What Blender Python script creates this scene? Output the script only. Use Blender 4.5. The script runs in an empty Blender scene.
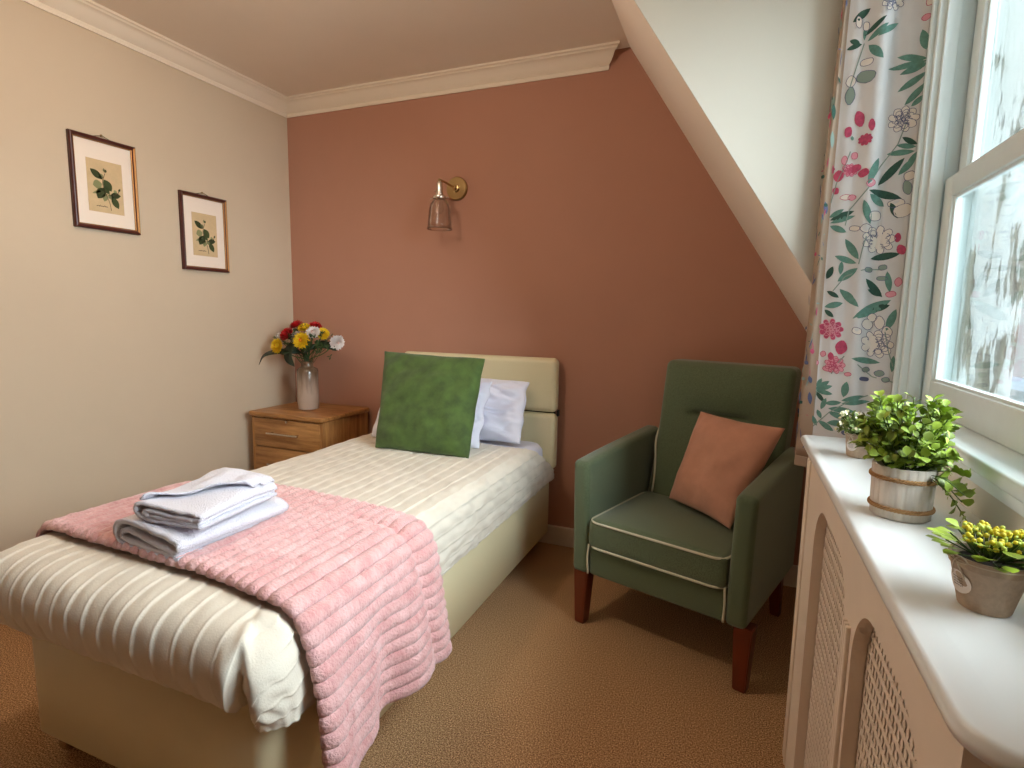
import bpy, bmesh, math, random
from mathutils import Vector, Matrix, noise
random.seed(7)
PI = math.pi
SC = bpy.context.scene
COL = SC.collection
sc_ = SC.view_settings
sc_.view_transform = 'Standard'; sc_.look = 'None'; sc_.gamma = 1.0; sc_.use_curve_mapping = False
sc_.exposure = -0.24

# ------------------------------------------------------------------ helpers
def lin(c):
    return tuple(((x/255)/12.92 if x/255 <= .04045 else ((x/255+.055)/1.055)**2.4) for x in c)

def N(m, t, **k):
    n = m.node_tree.nodes.new(t)
    for a, v in k.items():
        if a in n.inputs: n.inputs[a].default_value = v
        else: setattr(n, a, v)
    return n

def mat(name, col, rough=.6, metal=0, spec=.5, noise_=None, bump=None, sheen=0, island=0, coords='Object', wscale=(1,1,1), coat=0, colb=None):
    """noise_=(scale, amount) brightness mottling; bump=(scale, strength, distance)"""
    m = bpy.data.materials.new(name); m.use_nodes = True
    nt = m.node_tree; b = nt.nodes['Principled BSDF']; L = nt.links.new
    c = (*lin(col), 1)
    b.inputs['Base Color'].default_value = c
    b.inputs['Roughness'].default_value = rough
    b.inputs['Metallic'].default_value = metal
    b.inputs['Specular IOR Level'].default_value = spec
    b.inputs['Sheen Weight'].default_value = sheen
    b.inputs['Coat Weight'].default_value = coat
    tc = N(m, 'ShaderNodeTexCoord'); mp = N(m, 'ShaderNodeMapping')
    mp.inputs['Scale'].default_value = wscale
    L(tc.outputs[coords], mp.inputs['Vector'])
    if noise_ or island or colb:
        mix = N(m, 'ShaderNodeMix', data_type='RGBA')
        c2 = (*lin(colb), 1) if colb else tuple(min(1, x*(1-(noise_[1] if noise_ else island))) for x in c[:3]) + (1,)
        mix.inputs[6].default_value = c; mix.inputs[7].default_value = c2
        if island:
            g = N(m, 'ShaderNodeNewGeometry'); L(g.outputs['Random Per Island'], mix.inputs[0])
        else:
            nz = N(m, 'ShaderNodeTexNoise', Scale=noise_[0], Detail=5.0, Roughness=.6)
            L(mp.outputs[0], nz.inputs['Vector'])
            mr = N(m, 'ShaderNodeMapRange'); mr.inputs[1].default_value = .35; mr.inputs[2].default_value = .65
            L(nz.outputs['Fac'], mr.inputs[0]); L(mr.outputs[0], mix.inputs[0])
        L(mix.outputs[2], b.inputs['Base Color'])
    if bump:
        nb = N(m, 'ShaderNodeTexNoise', Scale=bump[0], Detail=4.0)
        bp = N(m, 'ShaderNodeBump', Strength=bump[1], Distance=bump[2])
        L(mp.outputs[0], nb.inputs['Vector']); L(nb.outputs['Fac'], bp.inputs['Height']); L(bp.outputs[0], b.inputs['Normal'])
    return m

def build(name, bm, m=None, parent=None, smooth=True, auto=None, mats=None):
    me = bpy.data.meshes.new(name); 
    bm.normal_update()
    bm.to_mesh(me); bm.free()
    for mm in (mats or ([m] if m else [])): me.materials.append(mm)
    if smooth:
        me.polygons.foreach_set('use_smooth', [True]*len(me.polygons))
        if auto is not None: me.set_sharp_from_angle(angle=math.radians(auto))
    o = bpy.data.objects.new(name, me); COL.objects.link(o)
    if parent: o.parent = parent
    return o

def tag(o, label=None, cat=None, group=None, kind=None):
    if label: o['label'] = label
    if cat: o['category'] = cat
    if group: o['group'] = group
    if kind: o['kind'] = kind
    return o

def thing(name, label, cat, loc=(0,0,0), rz=0, group=None):
    o = bpy.data.objects.new(name, None); COL.objects.link(o); o.location = loc; o.rotation_euler = (0,0,rz)
    o.empty_display_size = .05
    return tag(o, label, cat, group)

def box(bm, lo, hi, mi=0):
    x0,y0,z0 = lo; x1,y1,z1 = hi
    v = [bm.verts.new(p) for p in ((x0,y0,z0),(x1,y0,z0),(x1,y1,z0),(x0,y1,z0),(x0,y0,z1),(x1,y0,z1),(x1,y1,z1),(x0,y1,z1))]
    for f in ((3,2,1,0),(4,5,6,7),(0,1,5,4),(1,2,6,5),(2,3,7,6),(3,0,4,7)):
        bm.faces.new([v[i] for i in f]).material_index = mi
    return v

def bevbox(bm, lo, hi, r=.004, seg=2, mi=0):
    t = bmesh.new(); box(t, lo, hi)
    bmesh.ops.bevel(t, geom=t.edges[:], offset=r, segments=seg, affect='EDGES', profile=.5)
    merge(bm, t, mi)

def merge(bm, t, mi=0, f=None):
    vm = {}
    for v in t.verts: vm[v] = bm.verts.new(f(v.co) if f else v.co)
    for fc in t.faces:
        try: bm.faces.new([vm[v] for v in fc.verts]).material_index = mi
        except ValueError: pass
    t.free()

def softbox(lo, hi, r, n=(8,8,8), f=None):
    """rounded box with an even grid of faces that can be deformed by f"""
    lo = Vector(lo); hi = Vector(hi); c = (lo+hi)/2; h = (hi-lo)/2
    bm = bmesh.new(); cache = {}
    def ax(i, k, N_):
        # concentrate samples in the rounded rim
        hh = h[i]; rr = min(r, hh*.999); e = 3
        flat = hh-rr
        pts = [-hh + rr*(1-math.cos(q/e*PI/2)) if 0 else -hh + rr*q/e for q in range(e)]
        mid = [-flat + 2*flat*q/N_ for q in range(N_+1)]
        return pts+mid+[-p for p in reversed(pts)]
    A = [ax(i, 0, n[i]) for i in range(3)]
    def vert(p):
        key = tuple(round(x, 7) for x in p)
        if key in cache: return cache[key]
        q = Vector(p); rr = [min(r, h[i]*.999) for i in range(3)]
        core = Vector([max(-(h[i]-rr[i]), min(h[i]-rr[i], q[i])) for i in range(3)])
        d = Vector([(q[i]-core[i])/rr[i] for i in range(3)])
        m_ = max(abs(x) for x in d)
        if m_ > 1e-9 and d.length > 1e-9:
            # cube -> sphere mapping in the corner
            x,y,z = d
            s = Vector((x*math.sqrt(max(0,1-y*y/2-z*z/2+y*y*z*z/3)), y*math.sqrt(max(0,1-z*z/2-x*x/2+z*z*x*x/3)), z*math.sqrt(max(0,1-x*x/2-y*y/2+x*x*y*y/3))))
            q = core+Vector([s[i]*rr[i] for i in range(3)])
        q = q+c
        if f: q = f(q)
        v = bm.verts.new(q); cache[key] = v; return v
    for a in range(3):
        u, w = (a+1)%3, (a+2)%3
        for sgn in (-1, 1):
            for i in range(len(A[u])-1):
                for j in range(len(A[w])-1):
                    ps = []
                    for (ii, jj) in ((i,j),(i+1,j),(i+1,j+1),(i,j+1)):
                        p = [0,0,0]; p[a] = sgn*h[a]; p[u] = A[u][ii]; p[w] = A[w][jj]; ps.append(vert(p))
                    if sgn < 0: ps.reverse()
                    if len(set(ps)) == 4: bm.faces.new(ps)
    return bm

def tube(bm, pts, r, n=8, mi=0, cap=True, closed=False):
    pts = [Vector(p) for p in pts]; K = len(pts); rings = []
    rr = r if isinstance(r, (list, tuple)) else [r]*K
    prev = None
    for i, p in enumerate(pts):
        if closed: t = (pts[(i+1)%K]-pts[i-1]).normalized()
        else: t = (pts[min(i+1,K-1)]-pts[max(i-1,0)]).normalized()
        if prev is None:
            a = t.orthogonal().normalized()
        else:
            a = (prev - t*prev.dot(t)); a = a.normalized() if a.length > 1e-6 else t.orthogonal().normalized()
        prev = a; b = t.cross(a)
        rings.append([bm.verts.new(p+(a*math.cos(2*PI*k/n)+b*math.sin(2*PI*k/n))*rr[i]) for k in range(n)])
    for i in range(K if closed else K-1):
        A, B = rings[i], rings[(i+1)%K]
        for k in range(n):
            bm.faces.new((A[k], A[(k+1)%n], B[(k+1)%n], B[k])).material_index = mi
    if cap and not closed:
        bm.faces.new(list(reversed(rings[0]))).material_index = mi; bm.faces.new(rings[-1]).material_index = mi

def lathe(bm, prof, n=32, loc=(0,0,0), mi=0, axis='Z', capb=True, capt=False, f=None):
    loc = Vector(loc); rings = []
    for r, z in prof:
        ring = []
        for k in range(n):
            a = 2*PI*k/n
            p = Vector((r*math.cos(a), r*math.sin(a), z))
            if f: p = f(p, a)
            if axis == 'Y': p = Vector((p.x, -p.z, p.y))
            elif axis == 'X': p = Vector((p.z, p.y, p.x))
            ring.append(bm.verts.new(loc+p))
        rings.append(ring)
    for A, B in zip(rings, rings[1:]):
        for k in range(n): bm.faces.new((A[k], A[(k+1)%n], B[(k+1)%n], B[k])).material_index = mi
    if capb: bm.faces.new(list(reversed(rings[0]))).material_index = mi
    if capt: bm.faces.new(rings[-1]).material_index = mi

def prism(bm, pts, d, mi=0):
    """polygon pts extruded by vector d"""
    d = Vector(d); a = [bm.verts.new(p) for p in pts]; b = [bm.verts.new(Vector(p)+d) for p in pts]
    n = len(pts)
    bm.faces.new(a).material_index = mi; bm.faces.new(list(reversed(b))).material_index = mi
    for i in range(n): bm.faces.new((a[i], b[i], b[(i+1)%n], a[(i+1)%n])).material_index = mi
    bmesh.ops.recalc_face_normals(bm, faces=bm.faces[:])

def catmull(P, m=8):
    P = [Vector(p) for p in P]; out = []
    Q = [P[0]*2-P[1]]+P+[P[-1]*2-P[-2]]
    for i in range(1, len(Q)-2):
        for k in range(m):
            t = k/m; a,b,c,d = Q[i-1:i+3]
            out.append(.5*((2*b)+(c-a)*t+(2*a-5*b+4*c-d)*t*t+(3*b-a-3*c+d)*t**3))
    out.append(P[-1]); return out

def nz(x, y=0, z=0, s=1): return noise.noise(Vector((x*s, y*s, z*s)))

def patch_solid(grid, th, bm=None, mi=0):
    """thicken a grid of points (rows of Vectors) along its own normals, closed at the rim"""
    bm = bm or bmesh.new(); R, Cn = len(grid), len(grid[0])
    def nrm(i, j):
        du = grid[i][min(j+1,Cn-1)]-grid[i][max(j-1,0)]; dv = grid[min(i+1,R-1)][j]-grid[max(i-1,0)][j]
        n = du.cross(dv); return n.normalized() if n.length > 1e-12 else Vector((0,0,1))
    T = [[bm.verts.new(grid[i][j]) for j in range(Cn)] for i in range(R)]
    B = [[bm.verts.new(grid[i][j]-nrm(i,j)*th) for j in range(Cn)] for i in range(R)]
    for i in range(R-1):
        for j in range(Cn-1):
            bm.faces.new((T[i][j],T[i][j+1],T[i+1][j+1],T[i+1][j])).material_index = mi
            bm.faces.new((B[i][j],B[i+1][j],B[i+1][j+1],B[i][j+1])).material_index = mi
    for i in range(R-1):
        bm.faces.new((T[i][0],T[i+1][0],B[i+1][0],B[i][0])).material_index = mi
        bm.faces.new((T[i][-1],B[i][-1],B[i+1][-1],T[i+1][-1])).material_index = mi
    for j in range(Cn-1):
        bm.faces.new((T[0][j],B[0][j],B[0][j+1],T[0][j+1])).material_index = mi
        bm.faces.new((T[-1][j],T[-1][j+1],B[-1][j+1],B[-1][j])).material_index = mi
    return bm

def cushion_bm(c00, c10, c11, c01, T, wr=.004, seed=0, pinch=.05, n=36, pw=.55, edge=.003, fold=0):
    """pillow through four corners (bottom-left, bottom-right, top-right, top-left)"""
    c = [Vector(p) for p in (c00, c10, c11, c01)]
    nn = (c[1]-c[0]).cross(c[3]-c[0]).normalized()
    bm = bmesh.new(); F, Bk = [], []
    def ss(k): 
        t = -1+2*k/n; return math.sin(t*PI/2)*.55+t*.45
    for i in range(n+1):
        f_, b_ = [], []
        for j in range(n+1):
            s, t = ss(j), ss(i)
            s2 = s*(1-pinch*(1-t*t)); t2 = t*(1-pinch*(1-s*s))
            u, v = (s2+1)/2, (t2+1)/2
            p = c[0]*(1-u)*(1-v)+c[1]*u*(1-v)+c[2]*u*v+c[3]*(1-u)*v
            e = max(0, (1-abs(s)**2.6)*(1-abs(t)**2.6))
            th = T*e**pw
            rim = (1-min(1, e*3))
            w = wr*(nz(s*2.5+seed, t*2.5, seed)*1.6+nz(s*6, t*6, seed+5)*.6)*(min(1, e*4))
            # radiating creases near corners
            ang = math.atan2(t, s)
            w += wr*.8*math.sin(ang*18+seed)*max(0, (abs(s)*abs(t))-.35)*min(1, e*6)
            p = p+(c[1]-c[0])*nz(s*2.2,t*2.2,seed+20)*wr*1.6+(c[3]-c[0])*nz(s*2.2,t*2.2,seed+40)*wr*1.6
            w += wr*fold*(abs(math.sin((s*3.1+t*1.7+nz(s*1.5,t*1.5,seed+9)*2.5)*2.4))**.5-.6)*min(1,e*2)
            f_.append(p+nn*(th+w+edge)); b_.append(p-nn*(th-w*.3+edge))
        F.append(f_); Bk.append(b_)
    VF = [[bm.verts.new(q) for q in r] for r in F]; VB = [[bm.verts.new(q) for q in r] for r in Bk]
    for i in range(n):
        for j in range(n):
            bm.faces.new((VF[i][j],VF[i][j+1],VF[i+1][j+1],VF[i+1][j])); bm.faces.new((VB[i][j],VB[i+1][j],VB[i+1][j+1],VB[i][j+1]))
    for i in range(n):
        bm.faces.new((VF[i][0],VF[i+1][0],VB[i+1][0],VB[i][0])); bm.faces.new((VF[i][n],VB[i][n],VB[i+1][n],VF[i+1][n]))
        bm.faces.new((VF[0][i],VB[0][i],VB[0][i+1],VF[0][i+1])); bm.faces.new((VF[n][i],VF[n][i+1],VB[n][i+1],VB[n][i]))
    return bm

def leaf(bm, base, tip, width, nrm, fold=.25, mi=0, n=5, bend=0, ovate=0):
    base = Vector(base); tip = Vector(tip); ax = tip-base; L = ax.length
    if L < 1e-6: return
    ax.normalize(); nrm = Vector(nrm); side = ax.cross(nrm)
    if side.length < 1e-5: side = ax.orthogonal()
    side.normalize(); up = side.cross(ax)
    pr = None
    for k in range(n+1):
        t = k/n
        w = width*.5*(math.sin(PI*min(1,max(0,t))**(1-ovate*.4))**.8 if 0<t<1 else .04)
        c = base+ax*L*t+up*(bend*L*math.sin(PI*t))
        row = [bm.verts.new(c+side*w+up*w*fold), bm.verts.new(c), bm.verts.new(c-side*w+up*w*fold)]
        if pr:
            for q in range(2): bm.faces.new((pr[q], pr[q+1], row[q+1], row[q])).material_index = mi
        pr = row

# ------------------------------------------------------------------ materials
M = {}
M['wallL'] = mat('magnolia_paint', (208,188,162), .8, noise_=(3,.03), bump=(180,.05,.002))
M['wallB'] = mat('terracotta_paint', (184,133,110), .75, noise_=(3,.04), bump=(180,.05,.002))
M['wallR'] = mat('ivory_paint', (218,215,202), .75, noise_=(3,.03), bump=(180,.05,.002))
M['ceil'] = mat('ceiling_paint', (242,228,212), .85, noise_=(2,.03))
M['cove'] = mat('coving_paint', (240,226,206), .6, bump=(60,.05,.002))
M['white'] = mat('white_gloss_paint', (230,242,242), .35, noise_=(20,.03), bump=(50,.04,.002))
M['skirt'] = mat('skirting_gloss', (226,210,192), .45)
M['cover'] = mat('cream_satin_paint', (240,226,208), .45, noise_=(12,.03))
M['shelf'] = mat('white_shelf_laminate', (236,240,240), .28)
M['divan'] = mat('cream_faux_leather', (222,210,172), .42, bump=(350,.12,.001))
M['quilt'] = mat('cream_quilt_cotton', (228,220,204), .8, noise_=(9,.08), bump=(260,.25,.002), sheen=.2)
M['sheet'] = mat('white_cotton', (226,226,240), .85, bump=(300,.1,.001))
M['throw'] = mat('pink_fleece', (212,152,150), .95, noise_=(22,.28), colb=(232,186,184), bump=(170,.8,.006), sheen=.5)
M['towel'] = mat('white_terry', (230,228,238), .95, bump=(260,1.0,.005), sheen=.3)
M['velvet'] = mat('green_velvet', (76,102,42), .8, noise_=(16,.45), bump=(60,.3,.004), sheen=.15)
M['peach'] = mat('peach_suede', (208,152,126), .85, noise_=(14,.12), bump=(200,.25,.002), sheen=.3)
M['brass'] = mat('antique_brass', (178,150,104), .3, metal=1)
M['chrome'] = mat('brushed_steel', (205,195,185), .25, metal=1)
M['dark'] = mat('black_plastic', (18,16,16), .5)
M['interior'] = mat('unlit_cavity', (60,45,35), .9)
M['piping'] = mat('cream_piping', (214,214,190), .7)
M['legwood'] = mat('mahogany_leg', (118,48,22), .3, noise_=(10,.25), wscale=(1,1,.2), coat=.3)
M['gold'] = mat('gilt_edge', (160,112,62), .5, metal=.6)
M['mahog'] = mat('mahogany_frame', (78,30,20), .35, noise_=(30,.3))
M['mount'] = mat('mount_board', (240,224,208), .8)
M['paper'] = mat('aged_print_paper', (212,184,142), .85, noise_=(40,.08))
M['inkleaf'] = mat('print_leaf_green', (70,82,44), .9, island=.5)
M['inkpale'] = mat('print_leaf_pale', (140,142,98), .9, island=.3)
M['ink'] = mat('print_ink', (72,56,40), .9)

def fabric_chair():
    m = mat('green_wool_weave', (44,74,44), .75, sheen=.4)
    nt = m.node_tree; L = nt.links.new; b = nt.nodes['Principled BSDF']
    tc = N(m,'ShaderNodeTexCoord'); a = N(m,'ShaderNodeTexNoise', Scale=700.0, Detail=2.0); c = N(m,'ShaderNodeTexNoise', Scale=5.0, Detail=2.0)
    L(tc.outputs['Object'], a.inputs['Vector']); L(tc.outputs['Object'], c.inputs['Vector'])
    mr = N(m,'ShaderNodeMapRange'); mr.inputs[1].default_value=.3; mr.inputs[2].default_value=.7
    L(a.outputs['Fac'], mr.inputs[0])
    mx = N(m,'ShaderNodeMix', data_type='RGBA'); mx.inputs[6].default_value=(*lin((54,69,42)),1); mx.inputs[7].default_value=(*lin((112,130,96)),1)
    L(mr.outputs[0], mx.inputs[0]); L(mx.outputs[2], b.inputs['Base Color'])
    bp = N(m,'ShaderNodeBump', Strength=.5, Distance=.001); L(a.outputs['Fac'], bp.inputs['Height']); L(bp.outputs[0], b.inputs['Normal'])
    return m
M['chair'] = fabric_chair()

def carpet():
    m = mat('brown_twist_carpet', (120,84,56), 1.0, spec=.1)
    nt = m.node_tree; L = nt.links.new; b = nt.nodes['Principled BSDF']
    tc = N(m,'ShaderNodeTexCoord'); a = N(m,'ShaderNodeTexNoise', Scale=260.0, Detail=3.0, Roughness=.7); c = N(m,'ShaderNodeTexNoise', Scale=4.0, Detail=3.0)
    for q in (a,c): L(tc.outputs['Object'], q.inputs['Vector'])
    rp = N(m,'ShaderNodeValToRGB'); e = rp.color_ramp.elements
    e[0].position=.36; e[0].color=(*lin((98,70,48)),1); e[1].position=.66; e[1].color=(*lin((246,206,158)),1)
    mid = rp.color_ramp.elements.new(.5); mid.color=(*lin((180,138,98)),1)
    L(a.outputs['Fac'], rp.inputs[0])
    mx = N(m,'ShaderNodeMix', data_type='RGBA', blend_type='MULTIPLY'); mx.inputs[0].default_value=.35
    L(rp.outputs[0], mx.inputs[6]); L(c.outputs['Color'], mx.inputs[7])
    L(rp.outputs[0], b.inputs['Base Color'])
    bp = N(m,'ShaderNodeBump', Strength=.7, Distance=.004); L(a.outputs['Fac'], bp.inputs['Height']); L(bp.outputs[0], b.inputs['Normal'])
    return m
M['carpet'] = carpet()

def oak(name, axis):
    m = mat(name, (186,132,76), .42)
    nt = m.node_tree; L = nt.links.new; b = nt.nodes['Principled BSDF']
    tc = N(m,'ShaderNodeTexCoord'); mp = N(m,'ShaderNodeMapping')
    s = [9,9,9]; s[axis] = .9; mp.inputs['Scale'].default_value = s
    L(tc.outputs['Object'], mp.inputs['Vector'])
    a = N(m,'ShaderNodeTexNoise', Scale=4.0, Detail=6.0, Roughness=.65); L(mp.outputs[0], a.inputs['Vector'])
    # staves of alternating tone
    sx = N(m,'ShaderNodeSeparateXYZ'); L(tc.outputs['Object'], sx.inputs[0])
    mul = N(m,'ShaderNodeMath', operation='MULTIPLY'); mul.inputs[1].default_value = 9.0
    L(sx.outputs[1 if axis == 0 else 0 if axis == 1 else 1], mul.inputs[0])
    fl = N(m,'ShaderNodeMath', operation='FLOOR'); L(mul.outputs[0], fl.inputs[0])
    wn = N(m,'ShaderNodeTexWhiteNoise', noise_dimensions='1D'); L(fl.outputs[0], wn.inputs['W'])
    ad = N(m,'ShaderNodeMath', operation='MULTIPLY_ADD'); ad.inputs[1].default_value=.22; L(wn.outputs['Value'], ad.inputs[0]); L(a.outputs['Fac'], ad.inputs[2])
    rp = N(m,'ShaderNodeValToRGB'); e = rp.color_ramp.elements
    e[0].position=.38; e[0].color=(*lin((138,88,42)),1); e[1].position=.78; e[1].color=(*lin((206,152,92)),1)
    L(ad.outputs[0], rp.inputs[0]); L(rp.outputs[0], b.inputs['Base Color'])
    return m
M['oakx'] = oak('oak_grain_across', 0); M['oakz'] = oak('oak_grain_upright', 2)

def glassmat(name, tint=(1,1,1), gl=.06, fac=.5):
    m = bpy.data.materials.new(name); m.use_nodes = True; nt = m.node_tree; L = nt.links.new
    nt.nodes.remove(nt.nodes['Principled BSDF']); out = nt.nodes['Material Output']
    t = N(m,'ShaderNodeBsdfTransparent'); t.inputs[0].default_value = (*tint,1)
    g = N(m,'ShaderNodeBsdfGlossy'); g.inputs['Roughness'].default_value = .03
    f = N(m,'ShaderNodeLayerWeight', Blend=fac); ad = N(m,'ShaderNodeMath', operation='MULTIPLY_ADD'); ad.inputs[1].default_value=.6; ad.inputs[2].default_value=gl
    L(f.outputs['Fresnel'], ad.inputs[0]); mx = N(m,'ShaderNodeMixShader'); L(ad.outputs[0], mx.inputs[0]); L(t.outputs[0], mx.inputs[1]); L(g.outputs[0], mx.inputs[2])
    L(mx.outputs[0], out.inputs[0]); return m
M['glass'] = glassmat('window_glass', (.97,.99,.98), .02, .15)
M['lampglass'] = glassmat('clear_lamp_glass', (.955,.945,.93), .03, .2)

def peel():
    m = mat('peeling_white_paint', (235,238,236), .8)
    nt = m.node_tree; L = nt.links.new; b = nt.nodes['Principled BSDF']
    tc = N(m,'ShaderNodeTexCoord'); mp = N(m,'ShaderNodeMapping'); mp.inputs['Scale'].default_value=(26,26,3.2); L(tc.outputs['Object'], mp.inputs['Vector'])
    a = N(m,'ShaderNodeTexNoise', Scale=2.6, Detail=7.0, Roughness=.62); L(mp.outputs[0], a.inputs['Vector'])
    sx = N(m,'ShaderNodeSeparateXYZ'); L(tc.outputs['Object'], sx.inputs[0])
    # paint survives better higher up the board
    mr = N(m,'ShaderNodeMapRange'); mr.inputs[1].default_value=.9; mr.inputs[2].default_value=2.1; mr.inputs[3].default_value=.05; mr.inputs[4].default_value=-.15
    L(sx.outputs[2], mr.inputs[0]); ad = N(m,'ShaderNodeMath', operation='ADD'); L(a.outputs['Fac'], ad.inputs[0]); L(mr.outputs[0], ad.inputs[1])
    rp = N(m,'ShaderNodeValToRGB'); e = rp.color_ramp.elements; e[0].position=.515; e[0].color=(0,0,0,1); e[1].position=.53; e[1].color=(1,1,1,1)
    L(ad.outputs[0], rp.inputs[0])
    mp2 = N(m,'ShaderNodeMapping'); mp2.inputs['Scale'].default_value=(60,60,3); L(tc.outputs['Object'], mp2.inputs['Vector'])
    g = N(m,'ShaderNodeTexNoise', Scale=1.5, Detail=4.0); L(mp2.outputs[0], g.inputs['Vector'])
    wr = N(m,'ShaderNodeValToRGB'); w = wr.color_ramp.elements; w[0].position=.35; w[0].color=(*lin((84,80,68)),1); w[1].position=.65; w[1].color=(*lin((150,146,128)),1)
    L(g.outputs['Fac'], wr.inputs[0])
    mx = N(m,'ShaderNodeMix', data_type='RGBA'); mx.inputs[6].default_value=(*lin((200,204,202)),1)
    L(rp.outputs[0], mx.inputs[0]); L(wr.outputs[0], mx.inputs[7]); L(mx.outputs[2], b.inputs['Base Color'])
    bp = N(m,'ShaderNodeBump', Strength=.6, Distance=.004, invert=True); L(rp.outputs[0], bp.inputs['Height']); L(bp.outputs[0], b.inputs['Normal'])
    return m
M['peel'] = peel()

# ------------------------------------------------------------------ camera
cam = bpy.data.cameras.new('camera'); co = bpy.data.objects.new('camera', cam); COL.objects.link(co)
R0 = Vector((0.92651113, 0.3758782, 0.01710875)); R1 = Vector((0.06284006, -0.10974467, -0.99197139)); R2 = Vector((-0.37098283, 0.92014764, -0.12529987))
mw = Matrix.Identity(4)
for i in range(3):
    mw[i][0] = R0[i]; mw[i][1] = -R1[i]; mw[i][2] = -R2[i]
mw.translation = Vector((2.4674, -2.6, 1.16194))
co.matrix_world = mw
cam.sensor_width = 36; cam.lens = 553.206/1024*36; cam.clip_start = .02
SC.camera = co

# ------------------------------------------------------------------ room
CZ = 2.337; XW = 2.815; YF = -2.98; YC = -.93; XK = 2.95
def struct(name, bm, m, **k):
    o = build(name, bm, m, smooth=k.pop('smooth', False), **k); o['kind'] = 'structure'; return o

bm = bmesh.new(); box(bm, (-.1,YF-.1,-.1), (3.1,.1,0)); struct('floor', bm, M['carpet'])
bm = bmesh.new(); box(bm, (-.1,YF,0), (0,0,CZ+.1)); struct('wall_left', bm, M['wallL'])
bm = bmesh.new(); prism(bm, [(-.1,0,0),(3.1,0,0),(3.1,0,CZ+.1),(-.1,0,CZ+.1)], (0,.1,0)); struct('wall_back', bm, M['wallB'])
bm = bmesh.new(); box(bm, (-.1,YF,CZ), (3.1,0,CZ+.1)); struct('ceiling', bm, M['ceil'])
# roof slope, running from the ceiling down to the knee wall, and the dormer cheek closing its end
s0 = (1.953, CZ); s1 = (XK, CZ-(XK-1.953)*1.57)
bm = bmesh.new()
prism(bm, [(s0[0],YC+.012,s0[1]),(s1[0],YC+.012,s1[1]),(s1[0]+.05,YC+.012,s1[1]),(s0[0]+.05,YC+.012,s0[1])], (0,-YC-.012,0))
struct('ceiling_slope', bm, M['ceil'])
bm = bmesh.new()
prism(bm, [(s0[0],YC,s0[1]),(s1[0],YC,s1[1]),(s1[0]+.005,YC,CZ)], (0,.012,0))
struct('wall_dormer', bm, M['wallR'])
bm = bmesh.new(); box(bm, (XK,YC,0), (3.1,0,.80)); struct('wall_knee', bm, M['wallR'])
# window wall with its opening
WY0, WY1, WZ0, WZ1 = -2.22, -.985, .955, 2.2
bm = bmesh.new()
box(bm, (XW,YF,0), (XW+.135,YC,WZ0)); box(bm, (XW,YF,WZ1), (XW+.135,YC,CZ))
box(bm, (XW,WY1,WZ0), (XW+.135,YC,WZ1)); box(bm, (XW,YF,WZ0), (XW+.135,WY0,WZ1))
struct('wall_right', bm, M['wallR'])
bm = bmesh.new(); box(bm, (0,YF-.1,0), (XW+.135,YF,CZ)); struct('wall_front', bm, mat('umber_bounce_cut', (110,78,60), .8))  # unseen wall, set close and dark to cut bounce light on the bed foot
# skirting
bm = bmesh.new(); bevbox(bm, (0,YF,0), (.016,-.016,.1), .004); struct('baseboard_left', bm, M['skirt'])
bm = bmesh.new(); bevbox(bm, (0,-.016,0), (XK,0,.098), .004); struct('baseboard_back', bm, M['skirt'])
# coving
cp = [(-.02,.0),(.007,.0),(.009,.012),(.010,.014),(.008,.02),(.02,.028),(.034,.042),(.043,.058),(.052,.064),(.062,.066),(.066,.072),(.075,.074),(.075,.084),(-.02,.084)]
def cove(name, P0, P1, out, miter0, miter1):
    bm = bmesh.new(); P0 = Vector(P0); P1 = Vector(P1); out = Vector(out); al = (P1-P0).normalized()
    rings = []
    for P, mi in ((P0, miter0), (P1, miter1)):
        rings.append([bm.verts.new(P+out*d+Vector((0,0,h))+al*(mi*d)) for d, h in cp])
    n = len(cp)
    for k in range(n): bm.faces.new((rings[0][k], rings[0][(k+1)%n], rings[1][(k+1)%n], rings[1][k]))
    bm.faces.new(rings[0]); bm.faces.new(list(reversed(rings[1])))
    bmesh.ops.recalc_face_normals(bm, faces=bm.faces[:])
    return struct(name, bm, M['cove'], smooth=True, auto=35)
cove('trim_1', (0,YF,2.254), (0,0,2.254), (1,0,0), 0, -1)
cove('trim_2', (0,0,2.254), (1.857,0,2.254), (0,-1,0), 1, .85)

# ------------------------------------------------------------------ window_1 (sash window in the dormer)
win = bpy.data.objects.new('window_1', None); COL.objects.link(win); win['kind'] = 'structure'
bm = bmesh.new()
for (ya, yb) in ((WY1, WY1-.095), (WY0+.095, WY0)):
    y0, y1 = min(ya,yb), max(ya,yb)
    bevbox(bm, (2.826,y0,WZ0), (2.95,y1,WZ1), .003)
bevbox(bm, (2.826,WY0,WZ1-.06), (2.95,WY1,WZ1), .003)
for s, yy in ((1, WY1-.095), (-1, WY0+.095)):
    bevbox(bm, (2.838,min(yy,yy-s*.010),WZ0), (2.864,max(yy,yy-s*.010),WZ1-.06), .004)
    bevbox(bm, (2.816,min(yy+s*.012,yy+s*.026),WZ0), (2.828,max(yy+s*.012,yy+s*.026),WZ1-.06), .004)
build('window_frame', bm, M['white'], win, auto=40)
bm = bmesh.new()
bevbox(bm, (XW-.018,WY0-.03,.945), (2.95,WY1+.0,.968), .006, 3)
bevbox(bm, (XW-.010,WY0-.01,.925), (XW+.0,WY1-.01,.947), .004)
build('window_sill', bm, M['white'], win, auto=40)
bm = bmesh.new()
bevbox(bm, (2.918,-1.115,.93), (3.018,-1.085,2.3), .005); bevbox(bm, (2.918,WY0+.085,.93), (3.018,WY0+.115,2.3), .005)
o = build('outer_lining', bm, M['peel'], win, auto=40); o['label'] = 'weathered outer lining with flaking white paint'
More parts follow.
